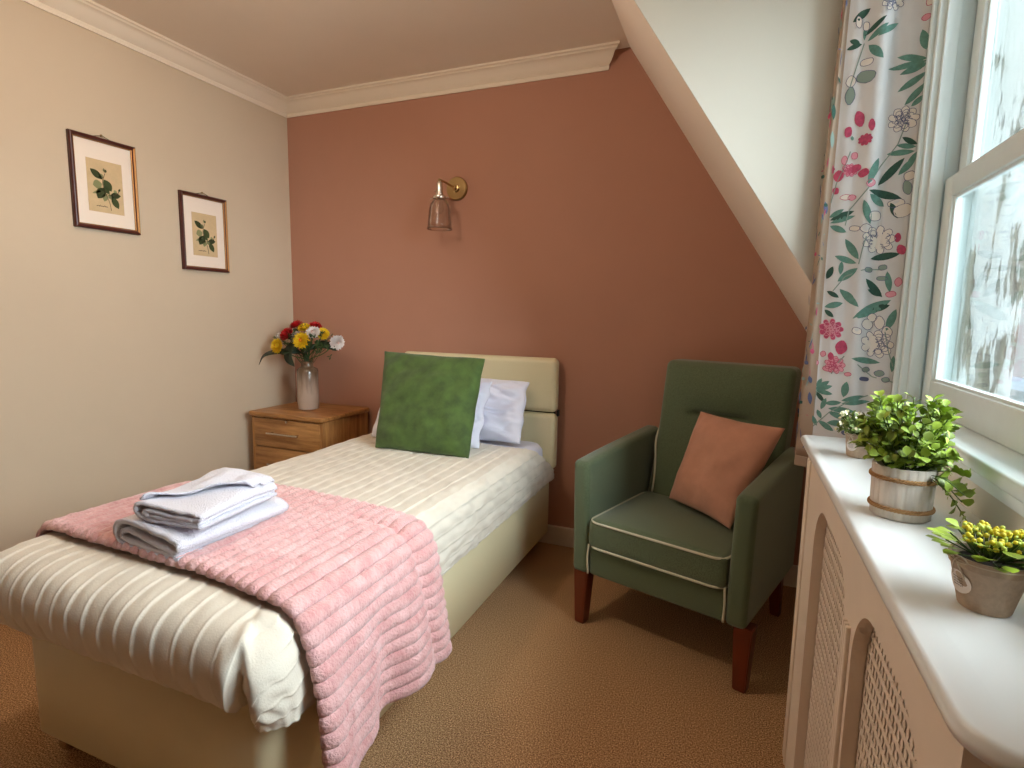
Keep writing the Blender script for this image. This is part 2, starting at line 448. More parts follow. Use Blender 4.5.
def sash(name, x0, x1, ya, yb, za, zb, st, rb, rt):
    bm = bmesh.new()
    bevbox(bm, (x0,ya,za), (x1,ya+st,zb), .004); bevbox(bm, (x0,yb-st,za), (x1,yb,zb), .004)
    bevbox(bm, (x0,ya+st-.004,za), (x1,yb-st+.004,za+rb), .004); bevbox(bm, (x0,ya+st-.004,zb-rt), (x1,yb-st+.004,zb), .004)
    # inner glazing step
    i = .006
    xm = (x0+x1)/2
    bevbox(bm, (xm-.004,ya+st-.002,za+rb-.002), (x1-.004,ya+st+i,zb-rt+.002), .002); bevbox(bm, (xm-.004,yb-st-i,za+rb-.002), (x1-.004,yb-st+.002,zb-rt+.002), .002)
    bevbox(bm, (xm-.004,ya+st,za+rb-.002), (x1-.004,yb-st,za+rb+i), .002); bevbox(bm, (xm-.004,ya+st,zb-rt-i), (x1-.004,yb-st,zb-rt+.002), .002)
    o = build(name, bm, M['white'], win, auto=40)
    g = bmesh.new(); box(g, (xm,ya+st,za+rb), (xm+.003,yb-st,zb-rt))
    build('pane', g, M['glass'], o, smooth=False)
sash('lower_sash', 2.868, 2.888, WY0+.098, WY1-.098, .968, 1.470, .052, .065, .045)
sash('upper_sash', 2.889, 2.912, WY0+.098, WY1-.098, 1.440, WZ1-.06, .045, .045, .05)
# ------------------------------------------------------------------ outside the window
bm = bmesh.new(); prism(bm, [(3.105,-1.9,1.00),(4.2,-1.9,.84),(4.2,-1.9,-1.0),(3.105,-1.9,-1.0)], (0,2.4,0))
o = build('lead_ledge', bm, mat('weathered_lead', (150,168,184), .5, noise_=(30,.4)), smooth=False)
tag(o, 'mottled blue-grey metal ledge outside below the window glass', 'ledge')
bm = bmesh.new(); box(bm, (3.2,-8,-1.2), (16,8,-1.0)); o = struct('ground_outside', bm, mat('rough_grass', (120,120,60), .95, noise_=(6,.5)))

random.seed(3)
bm = bmesh.new()
for i in range(2600):
    c = Vector((random.gauss(7.2,.5), random.gauss(.8,1.6), random.uniform(-1.0,1.7)))
    d = Vector((random.gauss(0,1),random.gauss(0,1),random.gauss(0,1)+.4)).normalized()*random.uniform(.12,.26)
    leaf(bm, c, c+d, .11, (random.gauss(0,1),random.gauss(0,1),1), n=3)
for i in range(40):
    y = random.uniform(-2,3.4); tube(bm, [(7.2,y,-1.02),(7.2+random.gauss(0,.2),y+random.gauss(0,.3),1.5)], [.03,.008], 5)
o = build('garden_bush', bm, mat('bush_leaf', (150,150,80), .7, island=.5))
tag(o, 'yellow-green bush outdoors beyond the window glass', 'bush')

# ------------------------------------------------------------------ bed
bed = thing('divan_bed', 'single divan bed with cream leatherette base and headboard against terracotta wall', 'bed', (1.235,-.95,0))
BX, BY = 1.235, -.95
def bedpart(name, bm, m, parent=bed, **k):
    o = build(name, bm, m, parent, **k)
    if parent is bed: o.matrix_parent_inverse = Matrix.Translation((-BX,-BY,0))
    return o
DX0, DX1, DY0, DY1 = .855, 1.650, -1.850, -.025
bm = softbox((DX0,DY0,.055), (DX1,DY1,.34), .0, (2,2,2)) if 0 else bmesh.new()
def rrect(x0,y0,x1,y1,r,n=8):
    out = []
    for cx, cy, a0 in ((x1-r,y1-r,0),(x0+r,y1-r,PI/2),(x0+r,y0+r,PI),(x1-r,y0+r,1.5*PI)):
        for k in range(n+1):
            a = a0+PI/2*k/n; out.append((cx+r*math.cos(a), cy+r*math.sin(a)))
    return out
def slab(bm, prof, x0,y0,x1,y1,r,mi=0):
    """stack of rounded rectangles; prof = [(inset, z)]"""
    rings = []
    for ins, z in prof:
        rings.append([bm.verts.new((x,y,z)) for x,y in rrect(x0+ins,y0+ins,x1-ins,y1-ins,max(.002,r-ins))])
    n = len(rings[0])
    for A,B in zip(rings,rings[1:]):
        for k in range(n): bm.faces.new((A[k],A[(k+1)%n],B[(k+1)%n],B[k])).material_index = mi
    bm.faces.new(list(reversed(rings[0]))).material_index = mi; bm.faces.new(rings[-1]).material_index = mi
slab(bm, [(.006,.080),(.0,.087),(0,.368),(.006,.376)], DX0,DY0,DX1,DY1,.04)
bedpart('divan_base', bm, M['divan'], auto=50)
bm = bmesh.new(); slab(bm, [(.02,.377),(.0,.392),(-.004,.44),(0,.52),(.02,.543),(.05,.552)], .83,-1.86,1.64,-.085,.07)
bedpart('mattress', bm, M['sheet'], auto=60)
hbm = bmesh.new()
t = softbox((.81,-.082,.690), (1.682,-.022,.955), .028, (10,2,4)); merge(hbm, t)
t = softbox((.81,-.082,.405), (1.682,-.022,.684), .028, (10,2,4)); merge(hbm, t)
hb = bedpart('headboard', hbm, M['divan'])
bm = bmesh.new()
box(bm, (.83,-.022,.42), (1.66,-.012,.94))
o = bedpart('headboard_backing', bm, M['interior'], smooth=False)
bm = bmesh.new(); bevbox(bm, (1.679,-.060,.672), (1.688,-.034,.702), .002); o = bedpart('fixing_tab', bm, M['dark'], auto=40); o['label'] = 'small black tab on the edge of the headboard'
for cx, cy in ((.90,-1.79),(1.56,-1.79),(.90,-.95),(1.56,-.95),(.90,-.15),(1.56,-.15)):
    bm = bmesh.new()
    lathe(bm, [(.008,-.011),(.027,-.010),(.030,-.004),(.030,.004),(.027,.010),(.008,.011)], 20, (cx,cy,.030), axis='X', capt=True)
    lathe(bm, [(.008,.060),(.008,.082)], 10, (cx,cy,0), capt=True)
    tube(bm, [(cx-.016,cy,.030),(cx-.016,cy,.056),(cx,cy,.064),(cx+.016,cy,.056),(cx+.016,cy,.030)], .004, 8)
    bedpart('castor', bm, M['chrome'], auto=50)

# quilt: pleated cover over mattress, tucked under at the foot
QX0, QX1, QY0 = .868, 1.575, -1.815; ZT = .566
def prof_eval(P, s):
    s = max(0, min(1, s)); n = len(P)-1; k = min(n-1, int(s*n)); t = s*n-k
    q0 = P[max(0,k-1)]; a = P[k]; b = P[k+1]; q1 = P[min(n,k+2)]
    out = []
    for i in range(2):
        out.append(.5*(2*a[i]+(b[i]-q0[i])*t+(2*q0[i]-5*a[i]+4*b[i]-q1[i])*t*t+(3*a[i]-q0[i]-3*b[i]+q1[i])*t**3))
    return out
PF = [(0,0),(.035,-.002),(.066,-.011),(.090,-.029),(.104,-.053),(.109,-.081),(.107,-.109),(.099,-.135),(.087,-.156),(.072,-.171),(.056,-.177)]
PS = [(0,0),(.032,-.002),(.060,-.010),(.080,-.030),(.090,-.056),(.095,-.084),(.098,-.112),(.099,-.138),(.099,-.162),(.097,-.186),(.094,-.208)]
DROP = .31
def quilt_pt(a, b, lift=0, wob=True):
    """a: across (0 at left core edge), b: along towards the foot (0 at foot core edge, negative to the head)"""
    W = QX1-QX0
    ea = a-W if a > W else (a if a < 0 else 0); eb = b if b > 0 else 0
    L = max(abs(ea), abs(eb))
    x = QX0+max(0, min(W, a)); y = QY0-(b if b < 0 else 0)
    crown = .007*math.sin(PI*max(0,min(1,a/W)))**.6
    z = ZT+crown*(1-min(1, L/.05))
    n = Vector((0,0,1))
    if L > 0:
        w = abs(ea)/(abs(ea)+abs(eb)); s = L/DROP
        o1, d1 = prof_eval(PF, s); o2, d2 = prof_eval(PS, s)
        d = Vector((ea, -eb, 0)); d.normalize()
        ww = w*w*(3-2*w); ou = (o1*(1-ww)+o2*ww)*(1+.7*w*(1-w)); dn = (d1*(1-ww)+d2*ww)*(1-.38*w*(1-w))
        s2 = s+.02; p1, e1 = prof_eval(PF, s2); p2, e2 = prof_eval(PS, s2)
        tu = (p1*(1-ww)+p2*ww)-ou; td = (e1*(1-ww)+e2*ww)-dn
        nn = Vector((-td, tu)); nn = nn.normalized() if nn.length > 1e-9 else Vector((0,1))
        n = d*nn.x+Vector((0,0,nn.y))
        x += d.x*ou; y += d.y*ou; z += dn
    x += .035*max(0,min(1,a/W))**3*max(0,min(1,(-1.25-y)/.45))
    return Vector((x,y,z)), n
def quilt_h(a, b, W=QX1-QX0):
    pitch = .0505
    ph = (a/pitch) % 1.0
    ea = max(0, a-W)
    rid = math.exp(-((min(ph,1-ph))/.06)**2)*.0031
    puff = .0026*ph**1.4+.0022*math.sin(PI*ph)
    h = rid+puff
    q = .0035*nz(a*9, b*9, 2)+.0028*nz(a*34, b*22, 5)
    if ea > .02: q += .007*nz(a*26, b*20, 9)
    return h+q
bm = bmesh.new()
W = QX1-QX0
pit = .0505; As = []
k = math.floor(-DROP*.9/pit)
while k*pit < W+DROP:
    for f_ in (0,.045,.10,.2,.4,.6,.8,.9,.955):
        a = (k+f_)*pit
        if -DROP*.9 <= a <= W+DROP: As.append(a)
    k += 1
As.append(W+DROP)
Bn = 170; grid = []
for i in range(Bn+1):
    row = []
    for a in As:
        ea = max(0, a-W)
        head = -(QY0*-1-.30)+.0  # b at the head end
        bend = QY0 - (-.33 + .27*max(0,min(1, (ea-.03)/.22)) + .02*math.sin(a*7))
        b = bend+(DROP-bend)*(i/Bn)
        p, n = quilt_pt(a, b)
        h = quilt_h(a, b)
        # folded corner: the side flap laps over the foot
        if ea > 0 and b > 0:
            w = ea/(ea+b)
            fl = 1/(1+math.exp(-(w-.42)*90)); dip = math.exp(-((w-.33)/.075)**2)
            dd = min(1, max(ea,b)/.10)
            h += (.024*fl*(1-max(0,w-.5)*2) - .030*dip)*dd
            h += .008*nz(a*40, b*40, 1)*dip*dd
        if i == 0: h -= .002
        row.append(p+n*h)
    grid.append(row)
bm = patch_solid(grid, -.008)
o = build('pleated_quilt', bm, M['quilt'])
bmn = bmesh.new(); bmn.from_mesh(o.data); bmesh.ops.recalc_face_normals(bmn, faces=bmn.faces[:]); bmn.to_mesh(o.data); bmn.free()
tag(o, 'cream quilt with pleated lines covering the mattress of the bed', 'quilt')

# throw: ribbed pink fleece laid across the foot of the bed
def throw_grid():
    pitch = .0325; TY0, TY1 = -1.805, -1.285
    # cross-section: arc length across the bed, left tuck to right hang
    sec = []
    a = -.135
    aa = []
    while a <= W+.125: aa.append(a); a += .004
    for a in aa:
        p, n = quilt_pt(a, -.16); q = p+n*.014; sec.append((q.x, q.z, n.x, n.z))
    x, z = sec[-1][0], sec[-1][1]
    L = []
    zz = z; n0 = sec[-1][2:]
    while zz > .20:
        zz -= .004; t = (z-zz)/(z-.20); m = min(1, t*5)
        nx_ = n0[0]*(1-m)+m; nz1 = n0[1]*(1-m)
        L.append((x+.020*t**.7+.006*math.sin(t*PI), zz, nx_, nz1))
    sec += L
    arc = [0]
    for p, q in zip(sec, sec[1:]): arc.append(arc[-1]+math.hypot(q[0]-p[0], q[1]-p[1]))
    return sec, arc, len(L), pitch, TY0, TY1
sec, arc, nh, pitch, TY0, TY1 = throw_grid()
grid = []
NB = 110
for i in range(NB+1):
    v = i/NB; row = []
    for k, (x,z,nx,nz_) in enumerate(sec):
        s = arc[k]; ph = (s/pitch) % 1.0
        rid = .016*abs(math.sin(PI*ph))**.65
        e = min(v, 1-v)*(TY1-TY0)
        rim = min(1, e/.016); rid = rid*math.sqrt(max(0, rim*(2-rim)))+.002
        y = TY0+(TY1-TY0)*v
        hang = max(0, (k-(len(sec)-nh))/nh)
        skew = .03*(1-s/arc[-1])*(1 if v < .5 else .0)
        yy = y + .012*nz(s*5, v*2, 3) + (.02-.035*hang)*(1-v)**2 - .02*hang*v*0
        # left end pulled a little towards the head
        yy -= .16*(max(0,.30-s)/.30)*v
        yy += -.05*(min(x,1.72)-1.25) + .03*hang
        # hanging folds
        fo = hang**.8*(.030*math.sin(v*9.5+.6)+.012*math.sin(v*21+1)) + hang*.012
        crease = math.exp(-((v-.80)/.035)**2)*(.014)*(min(1, max(0,(s-.75))/.2))
        off = rid+.003*nz(s*14, v*14, 7)+.0025*nz(s*60, v*45, 1)-crease
        zz = z + hang*(.0*v) - .012*hang*math.sin(v*6)
        row.append(Vector((x+nx*off+fo, yy, zz+nz_*off)))
    grid.append(row)
bm = patch_solid(grid, -.008)
bmesh.ops.recalc_face_normals(bm, faces=bm.faces[:])
o = build('fleece_throw', bm, M['throw'])
tag(o, 'ribbed pink fleece throw draped across the foot of the bed', 'throw')

# towels
def ribbon(path, th, y0, y1, m, f=None, ny=26):
    """thick folded cloth: centre line path in (x,z), extruded along y"""
    P = catmull([(p[0],0,p[1]) for p in path], 7); K = len(P); bm = bmesh.new(); rows = []
    for j in range(ny+1):
        y = y0+(y1-y0)*j/ny; ring = []
        left, right = [], []
        for i, p in enumerate(P):
            t = (P[min(i+1,K-1)]-P[max(i-1,0)]).normalized(); n = Vector((-t.z,0,t.x))
            wv = .0022*nz(p.x*18+3, y*18, p.z*60)+.0012*nz(p.x*60,y*60,p.z*50)
            e = .004*nz(i*.35, 4.2, j*.0)
            yy = y+(e if j == 0 else -e if j == ny else 0)
            q = Vector((p.x, yy, p.z+wv))
            left.append(q+n*th/2); right.append(q-n*th/2)
        ring = left+list(reversed(right))
        if f: ring = [f(q) for q in ring]
        rows.append([bm.verts.new(q) for q in ring])
    n_ = len(rows[0])
    for A, B in zip(rows, rows[1:]):
        for k in range(n_): bm.faces.new((A[k],A[(k+1)%n_],B[(k+1)%n_],B[k]))
    for j, rw in ((0, rows[0]), (ny, rows[-1])):
        for k in range(K-1):
            q = (rw[k],rw[k+1],rw[n_-2-k],rw[n_-1-k]); bm.faces.new(q if j else tuple(reversed(q)))
    bmesh.ops.recalc_face_normals(bm, faces=bm.faces[:])
    return bm
def place(f_rot, cx, cy, cz):
    c, s = math.cos(f_rot), math.sin(f_rot)
    return lambda q: Vector((cx+c*q.x-s*q.y, cy+s*q.x+c*q.y, cz+q.z))
# lower: bath towel, open loop of folds at the end facing the foot
t1 = [(.115,.006),(.04,.005),(-.06,.006),(-.105,.014),(-.117,.036),(-.104,.060),(-.06,.066),(.02,.060),(.085,.052),(.108,.044),(.112,.034),(.10,.027),(.05,.030),(-.02,.040),(-.065,.046),(-.088,.040),(-.090,.026),(-.06,.018),(.02,.017),(.10,.0165)]
ZB = .595
bm = ribbon(t1, .0105, -.155, .155, None, place(math.radians(-3), 1.240, -1.628, ZB))
o = build('bath_towel', bm, M['towel']); tag(o, 'larger folded white towel at the bottom of the pair on the pink throw', 'towel')
t2 = [(.105,.005),(.03,.004),(-.06,.005),(-.098,.012),(-.106,.024),(-.098,.038),(-.06,.042),(.03,.040),(.085,.036),(.101,.030),(.096,.0225),(.05,.023),(-.04,.026),(-.078,.024),(-.074,.016),(-.03,.0145),(.05,.0135),(.098,.0135)]
def sag(q):
    p = place(math.radians(6), 1.272, -1.640, ZB+.0735)(Vector((q.x*.9,q.y,q.z)))
    p.z += .010*math.exp(-((q.x+.0)/.05)**2)*0 + .012*max(0,(q.y)/.12)*0 - .10*max(0,abs(q.x)-.075)**1*0.10
    p.z += .006*math.sin(q.y*18+q.x*14)*(q.z/.04)
    return p
bm = ribbon(t2, .0085, -.125, .125, None, sag)
# loose top flap folded back in a diagonal
def flap(q): 
    return sag(q)
g = []
for i in range(25):
    r_ = []
    for j in range(25):
        u, v = i/24, j/24
        x = -.102+.198*v+.006*nz(u*3,v*3,2); y = (-.112+.15*v)*(1-u)+.124*u+.008*nz(v*4,u*2,6)
        z = .050+.008*nz(u*4,v*4,1)+.010*math.exp(-((u)/.12)**2)*.8+.006*math.sin(PI*u)*(1-v)
        if v < .08: z -= .016*(1-v/.08)**2
        if v > .94: z -= .010*((v-.94)/.06)**2
        r_.append(flap(Vector((x,y,z))))
    g.append(r_)
patch_solid(g, -.005, bm)
bmesh.ops.recalc_face_normals(bm, faces=bm.faces[:])
o = build('hand_towel', bm, M['towel']); tag(o, 'smaller folded white towel lying on top of the larger one', 'towel')

# cushions and pillows
bm = cushion_bm((.905,-.30,.575),(1.580,-.29,.575),(1.562,-.135,.842),(.905,-.135,.845), .056, .018, 4, .01, 64, fold=1.0)
o = build('pillow', bm, M['sheet']); tag(o, 'crumpled white pillow leaning on the headboard, the rear one of two', 'pillow')
bm = cushion_bm((.90,-.475,.578),(1.45,-.465,.578),(1.44,-.305,.850),(.90,-.305,.850), .054, .020, 9, .01, 64, fold=1.1)
o = build('pillow', bm, M['sheet']); tag(o, 'crumpled white pillow directly behind the green cushion', 'pillow')
bm = cushion_bm((1.050,-.650,.580),(1.487,-.625,.574),(1.452,-.405,.966),(.940,-.415,.978), .062, .008, 2, .02, 44)
o = build('velvet_cushion', bm, M['velvet']); tag(o, 'square dark green velvet cushion standing against the pillows on the bed', 'cushion')

# ------------------------------------------------------------------ bedside cabinet
NX0, NX1, NY0, NY1, NZ = .060, .562, -.420, -.018, .622
cab = thing('bedside_cabinet', 'oak bedside cabinet with drawers in the corner beside the bed', 'bedside cabinet', ((NX0+NX1)/2,(NY0+NY1)/2,0))
cl = (cab.location.x, cab.location.y)
def cp_(name, bm, m, parent=cab, **k):
    o = build(name, bm, m, parent, **k); o.matrix_parent_inverse = Matrix.Translation((-cl[0],-cl[1],0)) if parent is cab else Matrix.Identity(4); return o
bm = bmesh.new(); slab(bm, [(.006,NZ-.024),(0,NZ-.018),(0,NZ-.004),(.004,NZ)], NX0,NY0,NX1,NY1,.02); cp_('top', bm, M['oakx'], auto=40)
bm = bmesh.new()
x0,x1,y0,y1 = NX0+.012,NX1-.012,NY0+.018,NY1-.01
bevbox(bm, (x0,y0,0),(x0+.018,y1,NZ-.0245),.002); bevbox(bm, (x1-.018,y0,0),(x1,y1,NZ-.0245),.002)
box(bm, (x0+.018,y1-.01,.03),(x1-.018,y1,NZ-.0245)); box(bm, (x0+.018,y0+.01,.05),(x1-.018,y1-.01,.068)); bevbox(bm,(x0+.018,y0+.004,0),(x1-.018,y0+.02,.05),.002)
box(bm, (x0+.018,y0+.004,NZ-.040),(x1-.018,y0+.03,NZ-.0245))
cp_('carcass', bm, M['oakz'], auto=40)
zz = [NZ-.030,.435,.255,.072]
for i in range(3):
    bm = bmesh.new(); bevbox(bm, (x0+.020,y0-.004,zz[i+1]+.003),(x1-.020,y0+.014,zz[i]-.003),.002)
    box(bm, (x0+.03,y0+.014,zz[i+1]+.02),(x1-.03,y1-.03,zz[i]-.05))
    d = cp_('drawer', bm, M['oakx'], auto=40)
    hz = (zz[i]+zz[i+1])/2+.004; hx = (x0+x1)/2-.005
    bm = bmesh.new(); tube(bm, [(hx-.105,y0-.030,hz),(hx+.105,y0-.030,hz)], .0055, 12)
    for s in (-1,1): tube(bm, [(hx+s*.085,y0-.030,hz),(hx+s*.085,y0-.003,hz)], .0045, 10)
    h = build('handle', bm, M['chrome'], d, auto=50); h['label'] = 'steel bar handle'
    if i == 0:
        bm = bmesh.new(); lathe(bm, [(.0085,-.002),(.0085,.002),(.006,.004)], 16, ((x0+x1)/2+.005,y0-.004,NZ-.040), axis='Y', capt=True)
        build('lock', bm, M['chrome'], d, auto=40)

# vase
vm = mat('reactive_stoneware', (150,122,104), .22, coat=.4)
nt = vm.node_tree; L_ = nt.links.new; b_ = nt.nodes['Principled BSDF']
tc = N(vm,'ShaderNodeTexCoord'); sx = N(vm,'ShaderNodeSeparateXYZ'); L_(tc.outputs['Object'], sx.inputs[0])
nn_ = N(vm,'ShaderNodeTexNoise', Scale=60.0, Detail=4.0); mp = N(vm,'ShaderNodeMapping'); mp.inputs['Scale'].default_value=(1,1,.15); L_(tc.outputs['Object'], mp.inputs[0]); L_(mp.outputs[0], nn_.inputs['Vector'])
ad = N(vm,'ShaderNodeMath', operation='MULTIPLY_ADD'); ad.inputs[1].default_value=3.6; ad.inputs[2].default_value=-.28; L_(sx.outputs[2], ad.inputs[0])
ad2 = N(vm,'ShaderNodeMath', operation='MULTIPLY_ADD'); ad2.inputs[1].default_value=.5; L_(nn_.outputs['Fac'], ad2.inputs[0]); L_(ad.outputs[0], ad2.inputs[2])
rp = N(vm,'ShaderNodeValToRGB'); e = rp.color_ramp.elements; e[0].position=.3; e[0].color=(*lin((178,156,140)),1); e[1].position=.75; e[1].color=(*lin((98,78,60)),1)
L_(ad2.outputs[0], rp.inputs[0]); L_(rp.outputs[0], b_.inputs['Base Color'])
VX, VY = .292, -.215
bm = bmesh.new()
lathe(bm, [(.050,0),(.0555,.003),(.0565,.02),(.0565,.205),(.053,.222),(.038,.231),(.032,.237),(.032,.258),(.034,.265),(.030,.266),(.025,.260),(.025,.230),(.046,.205),(.050,.02)], 40, (0,0,0))
o = build('stoneware_vase', bm, vm, auto=50); o.location = (VX,VY,NZ+.0005)
tag(o, 'glossy brown-grey bottle vase standing on the bedside cabinet', 'vase')

# flowers
FM = {'red': mat('red_petals', (200,20,24), .6, island=.35), 'yellow': mat('yellow_petals', (255,216,40), .6, island=.25), 'white': mat('white_petals', (242,232,226), .6, island=.08)}
FM['core_red'] = mat('dark_red_core', (120,8,14), .7); FM['core_yellow'] = mat('orange_core', (226,110,20), .7); FM['core_white'] = mat('blush_core', (228,190,180), .7)
FM['stem'] = mat('stem_green', (52,84,34), .6); FM['leafdark'] = mat('dark_glossy_leaf', (26,48,26), .35, island=.4)
rim = Vector((VX,VY,NZ+.258))
def flower(col, pos, r, out, label, petals=3):
    pos = Vector(pos); out = Vector(out).normalized()
    t = thing('artificial_flower', label, 'flower', tuple(rim+Vector((0,0,-.12))), 0, 'flowers in the vase')
    inv = Matrix.Translation(-t.location)
    random.seed(hash(label) % 1000 if 0 else int(abs(pos.x*1e4)) + int(abs(pos.z*1e3)))
    a = out.orthogonal().normalized(); b = out.cross(a)
    bm = bmesh.new()
    rings = 5
    for q in range(rings):
        n_ = [7,11,14,16,18][q]; th = math.radians([12,32,52,70,86][q]); Lr = r*[.55,.75,.88,.97,1][q]
        for k in range(n_):
            ph = 2*PI*(k+.5*(q%2)+random.uniform(-.15,.15))/n_
            rad = a*math.cos(ph)+b*math.sin(ph)
            d = (out*math.cos(th)+rad*math.sin(th)).normalized()
            base = pos - out*r*.30 + rad*r*.05
            tip = base + d*Lr*random.uniform(.92,1.06) + out*r*.08
            leaf(bm, base, tip, r*.42, out*math.sin(th)-rad*math.cos(th)+out*.2, fold=.35, n=4, bend=-.10, ovate=-1.2)
    p = build('petals', bm, FM[col], t); p.matrix_parent_inverse = inv
    bm = bmesh.new(); bmesh.ops.create_icosphere(bm, subdivisions=2, radius=r*.20, matrix=Matrix.Translation(pos+out*r*.08))
    p = build('flower_center', bm, FM['core_'+col], t); p.matrix_parent_inverse = inv
    bm = bmesh.new()
    off = Vector((random.uniform(-.012,.012), random.uniform(-.012,.012), 0))
    mid = (rim+off)*.45+pos*.55+Vector((0,0,-.01))
    tube(bm, catmull([rim+off*.8+Vector((0,0,-.13)), rim+off, mid, pos-out*r*.3], 5), .0024, 6)
    p = build('stem', bm, FM['stem'], t); p.matrix_parent_inverse = inv
    return t
up = Vector((.25,-.55,.75))
F_ = [('red',(.196,-.189,1.086),.037,(-.1,-.4,.9),'red flower highest in the vase, at the back left'),
 ('red',(.295,-.150,1.080),.036,(.3,-.4,.9),'red flower at the upper right of the vase'),
 ('red',(.186,-.255,1.036),.040,(-.2,-.8,.6),'large red flower at the front left between two white ones'),
 ('yellow',(.268,-.206,1.073),.033,(.1,-.5,.9),'small yellow flower at the top between the two upper red flowers'),
 ('yellow',(.300,-.268,1.004),.043,(.3,-.95,.3),'large open yellow flower at the front centre of the vase'),
 ('yellow',(.160,-.300,.970),.040,(-.2,-.95,.2),'yellow flower lowest on the left of the bunch'),
 ('yellow',(.368,-.171,1.040),.033,(.7,-.6,.5),'yellow flower on the right side of the bunch'),
 ('white',(.220,-.222,1.020),.036,(0,-.8,.6),'white flower between the large red and the large yellow one'),
 ('white',(.336,-.218,1.048),.037,(.3,-.8,.6),'pinkish white flower at the upper right above the large yellow one'),
 ('white',(.112,-.234,1.018),.034,(-.6,-.6,.5),'white flower at the far left of the bunch'),
 ('white',(.440,-.141,.990),.040,(.9,-.45,-.1),'white flower hanging outward on the right, apart from the others')]
for f_ in F_: flower(f_[0], f_[1], f_[2]*1.08, *f_[3:])
def bigleaf(pts, w, label, nrm):
    bm = bmesh.new(); P = catmull(pts, 6); K = len(P); nrm = Vector(nrm).normalized(); pr = None
    tube(bm, [rim+Vector((0,0,-.10)), rim+Vector((0,0,0)), P[0]], .0022, 5)
    for i, p in enumerate(P):
        t = (P[min(i+1,K-1)]-P[max(i-1,0)]).normalized(); s = t.cross(nrm).normalized(); s_ = i/(K-1)
        ww = w*.5*max(.03, math.sin(PI*s_**.8)**.8); u_ = s.cross(t)
        row = [bm.verts.new(p+s*ww+u_*ww*.25), bm.verts.new(p), bm.verts.new(p-s*ww+u_*ww*.25), bm.verts.new(p-s*ww+u_*(ww*.25-.0012)), bm.verts.new(p-u_*.0012), bm.verts.new(p+s*ww+u_*(ww*.25-.0012))]
        if pr:
            for q in range(6): bm.faces.new((pr[q],pr[(q+1)%6],row[(q+1)%6],row[q]))
        pr = row
    o = build('dark_leaf', bm, FM['leafdark']); tag(o, label, 'leaf', 'leaves in the vase')
bigleaf([(.27,-.225,.93),(.17,-.27,.935),(.08,-.30,.915),(.035,-.306,.860)], .045, 'long dark leaf arching out to the left of the vase', (0,-.6,.8))
bigleaf([(.27,-.24,.985),(.235,-.275,.95),(.245,-.295,.905),(.272,-.290,.862)], .075, 'broad dark leaf hanging in front of the vase neck', (-.2,-1,.1))
bigleaf([(.30,-.20,.95),(.35,-.18,.975),(.40,-.16,.970),(.44,-.15,.945)], .05, 'dark leaf under the outermost white flower on the right', (.1,-.8,.6))
bigleaf([(.30,-.23,.95),(.32,-.25,.955),(.345,-.25,.965),(.37,-.24,.985)], .05, 'short dark leaf at the right beneath the large yellow flower', (.1,-.9,.4))
bigleaf([(.26,-.23,.94),(.225,-.27,.945),(.20,-.285,.935),(.178,-.29,.925)], .045, 'short dark leaf beneath the lowest yellow flower', (0,-.8,.6))
random.seed(5)
bm = bmesh.new()
for i in range(80):
    c = Vector((.265+random.uniform(-.15,.16), -.21+random.uniform(-.05,.06), 0)); c.z = .985+random.uniform(-.02,.10)-abs(c.x-.265)*.35
    if i % 3 == 0: tube(bm, [rim+Vector((0,0,-.05)), c*.5+rim*.5, c], .0012, 4)
    for q in range(4):
        d = Vector((random.gauss(0,1),random.gauss(-.3,1),random.gauss(.5,1))).normalized()*.024
        leaf(bm, c, c+d, .010, (0,-.5,1), n=3)
o = build('greenery_sprigs', bm, mat('sprig_green', (70,96,50), .6, island=.6)); tag(o, 'small-leaved green sprigs filling the gaps between the flowers', 'greenery', kind='stuff')

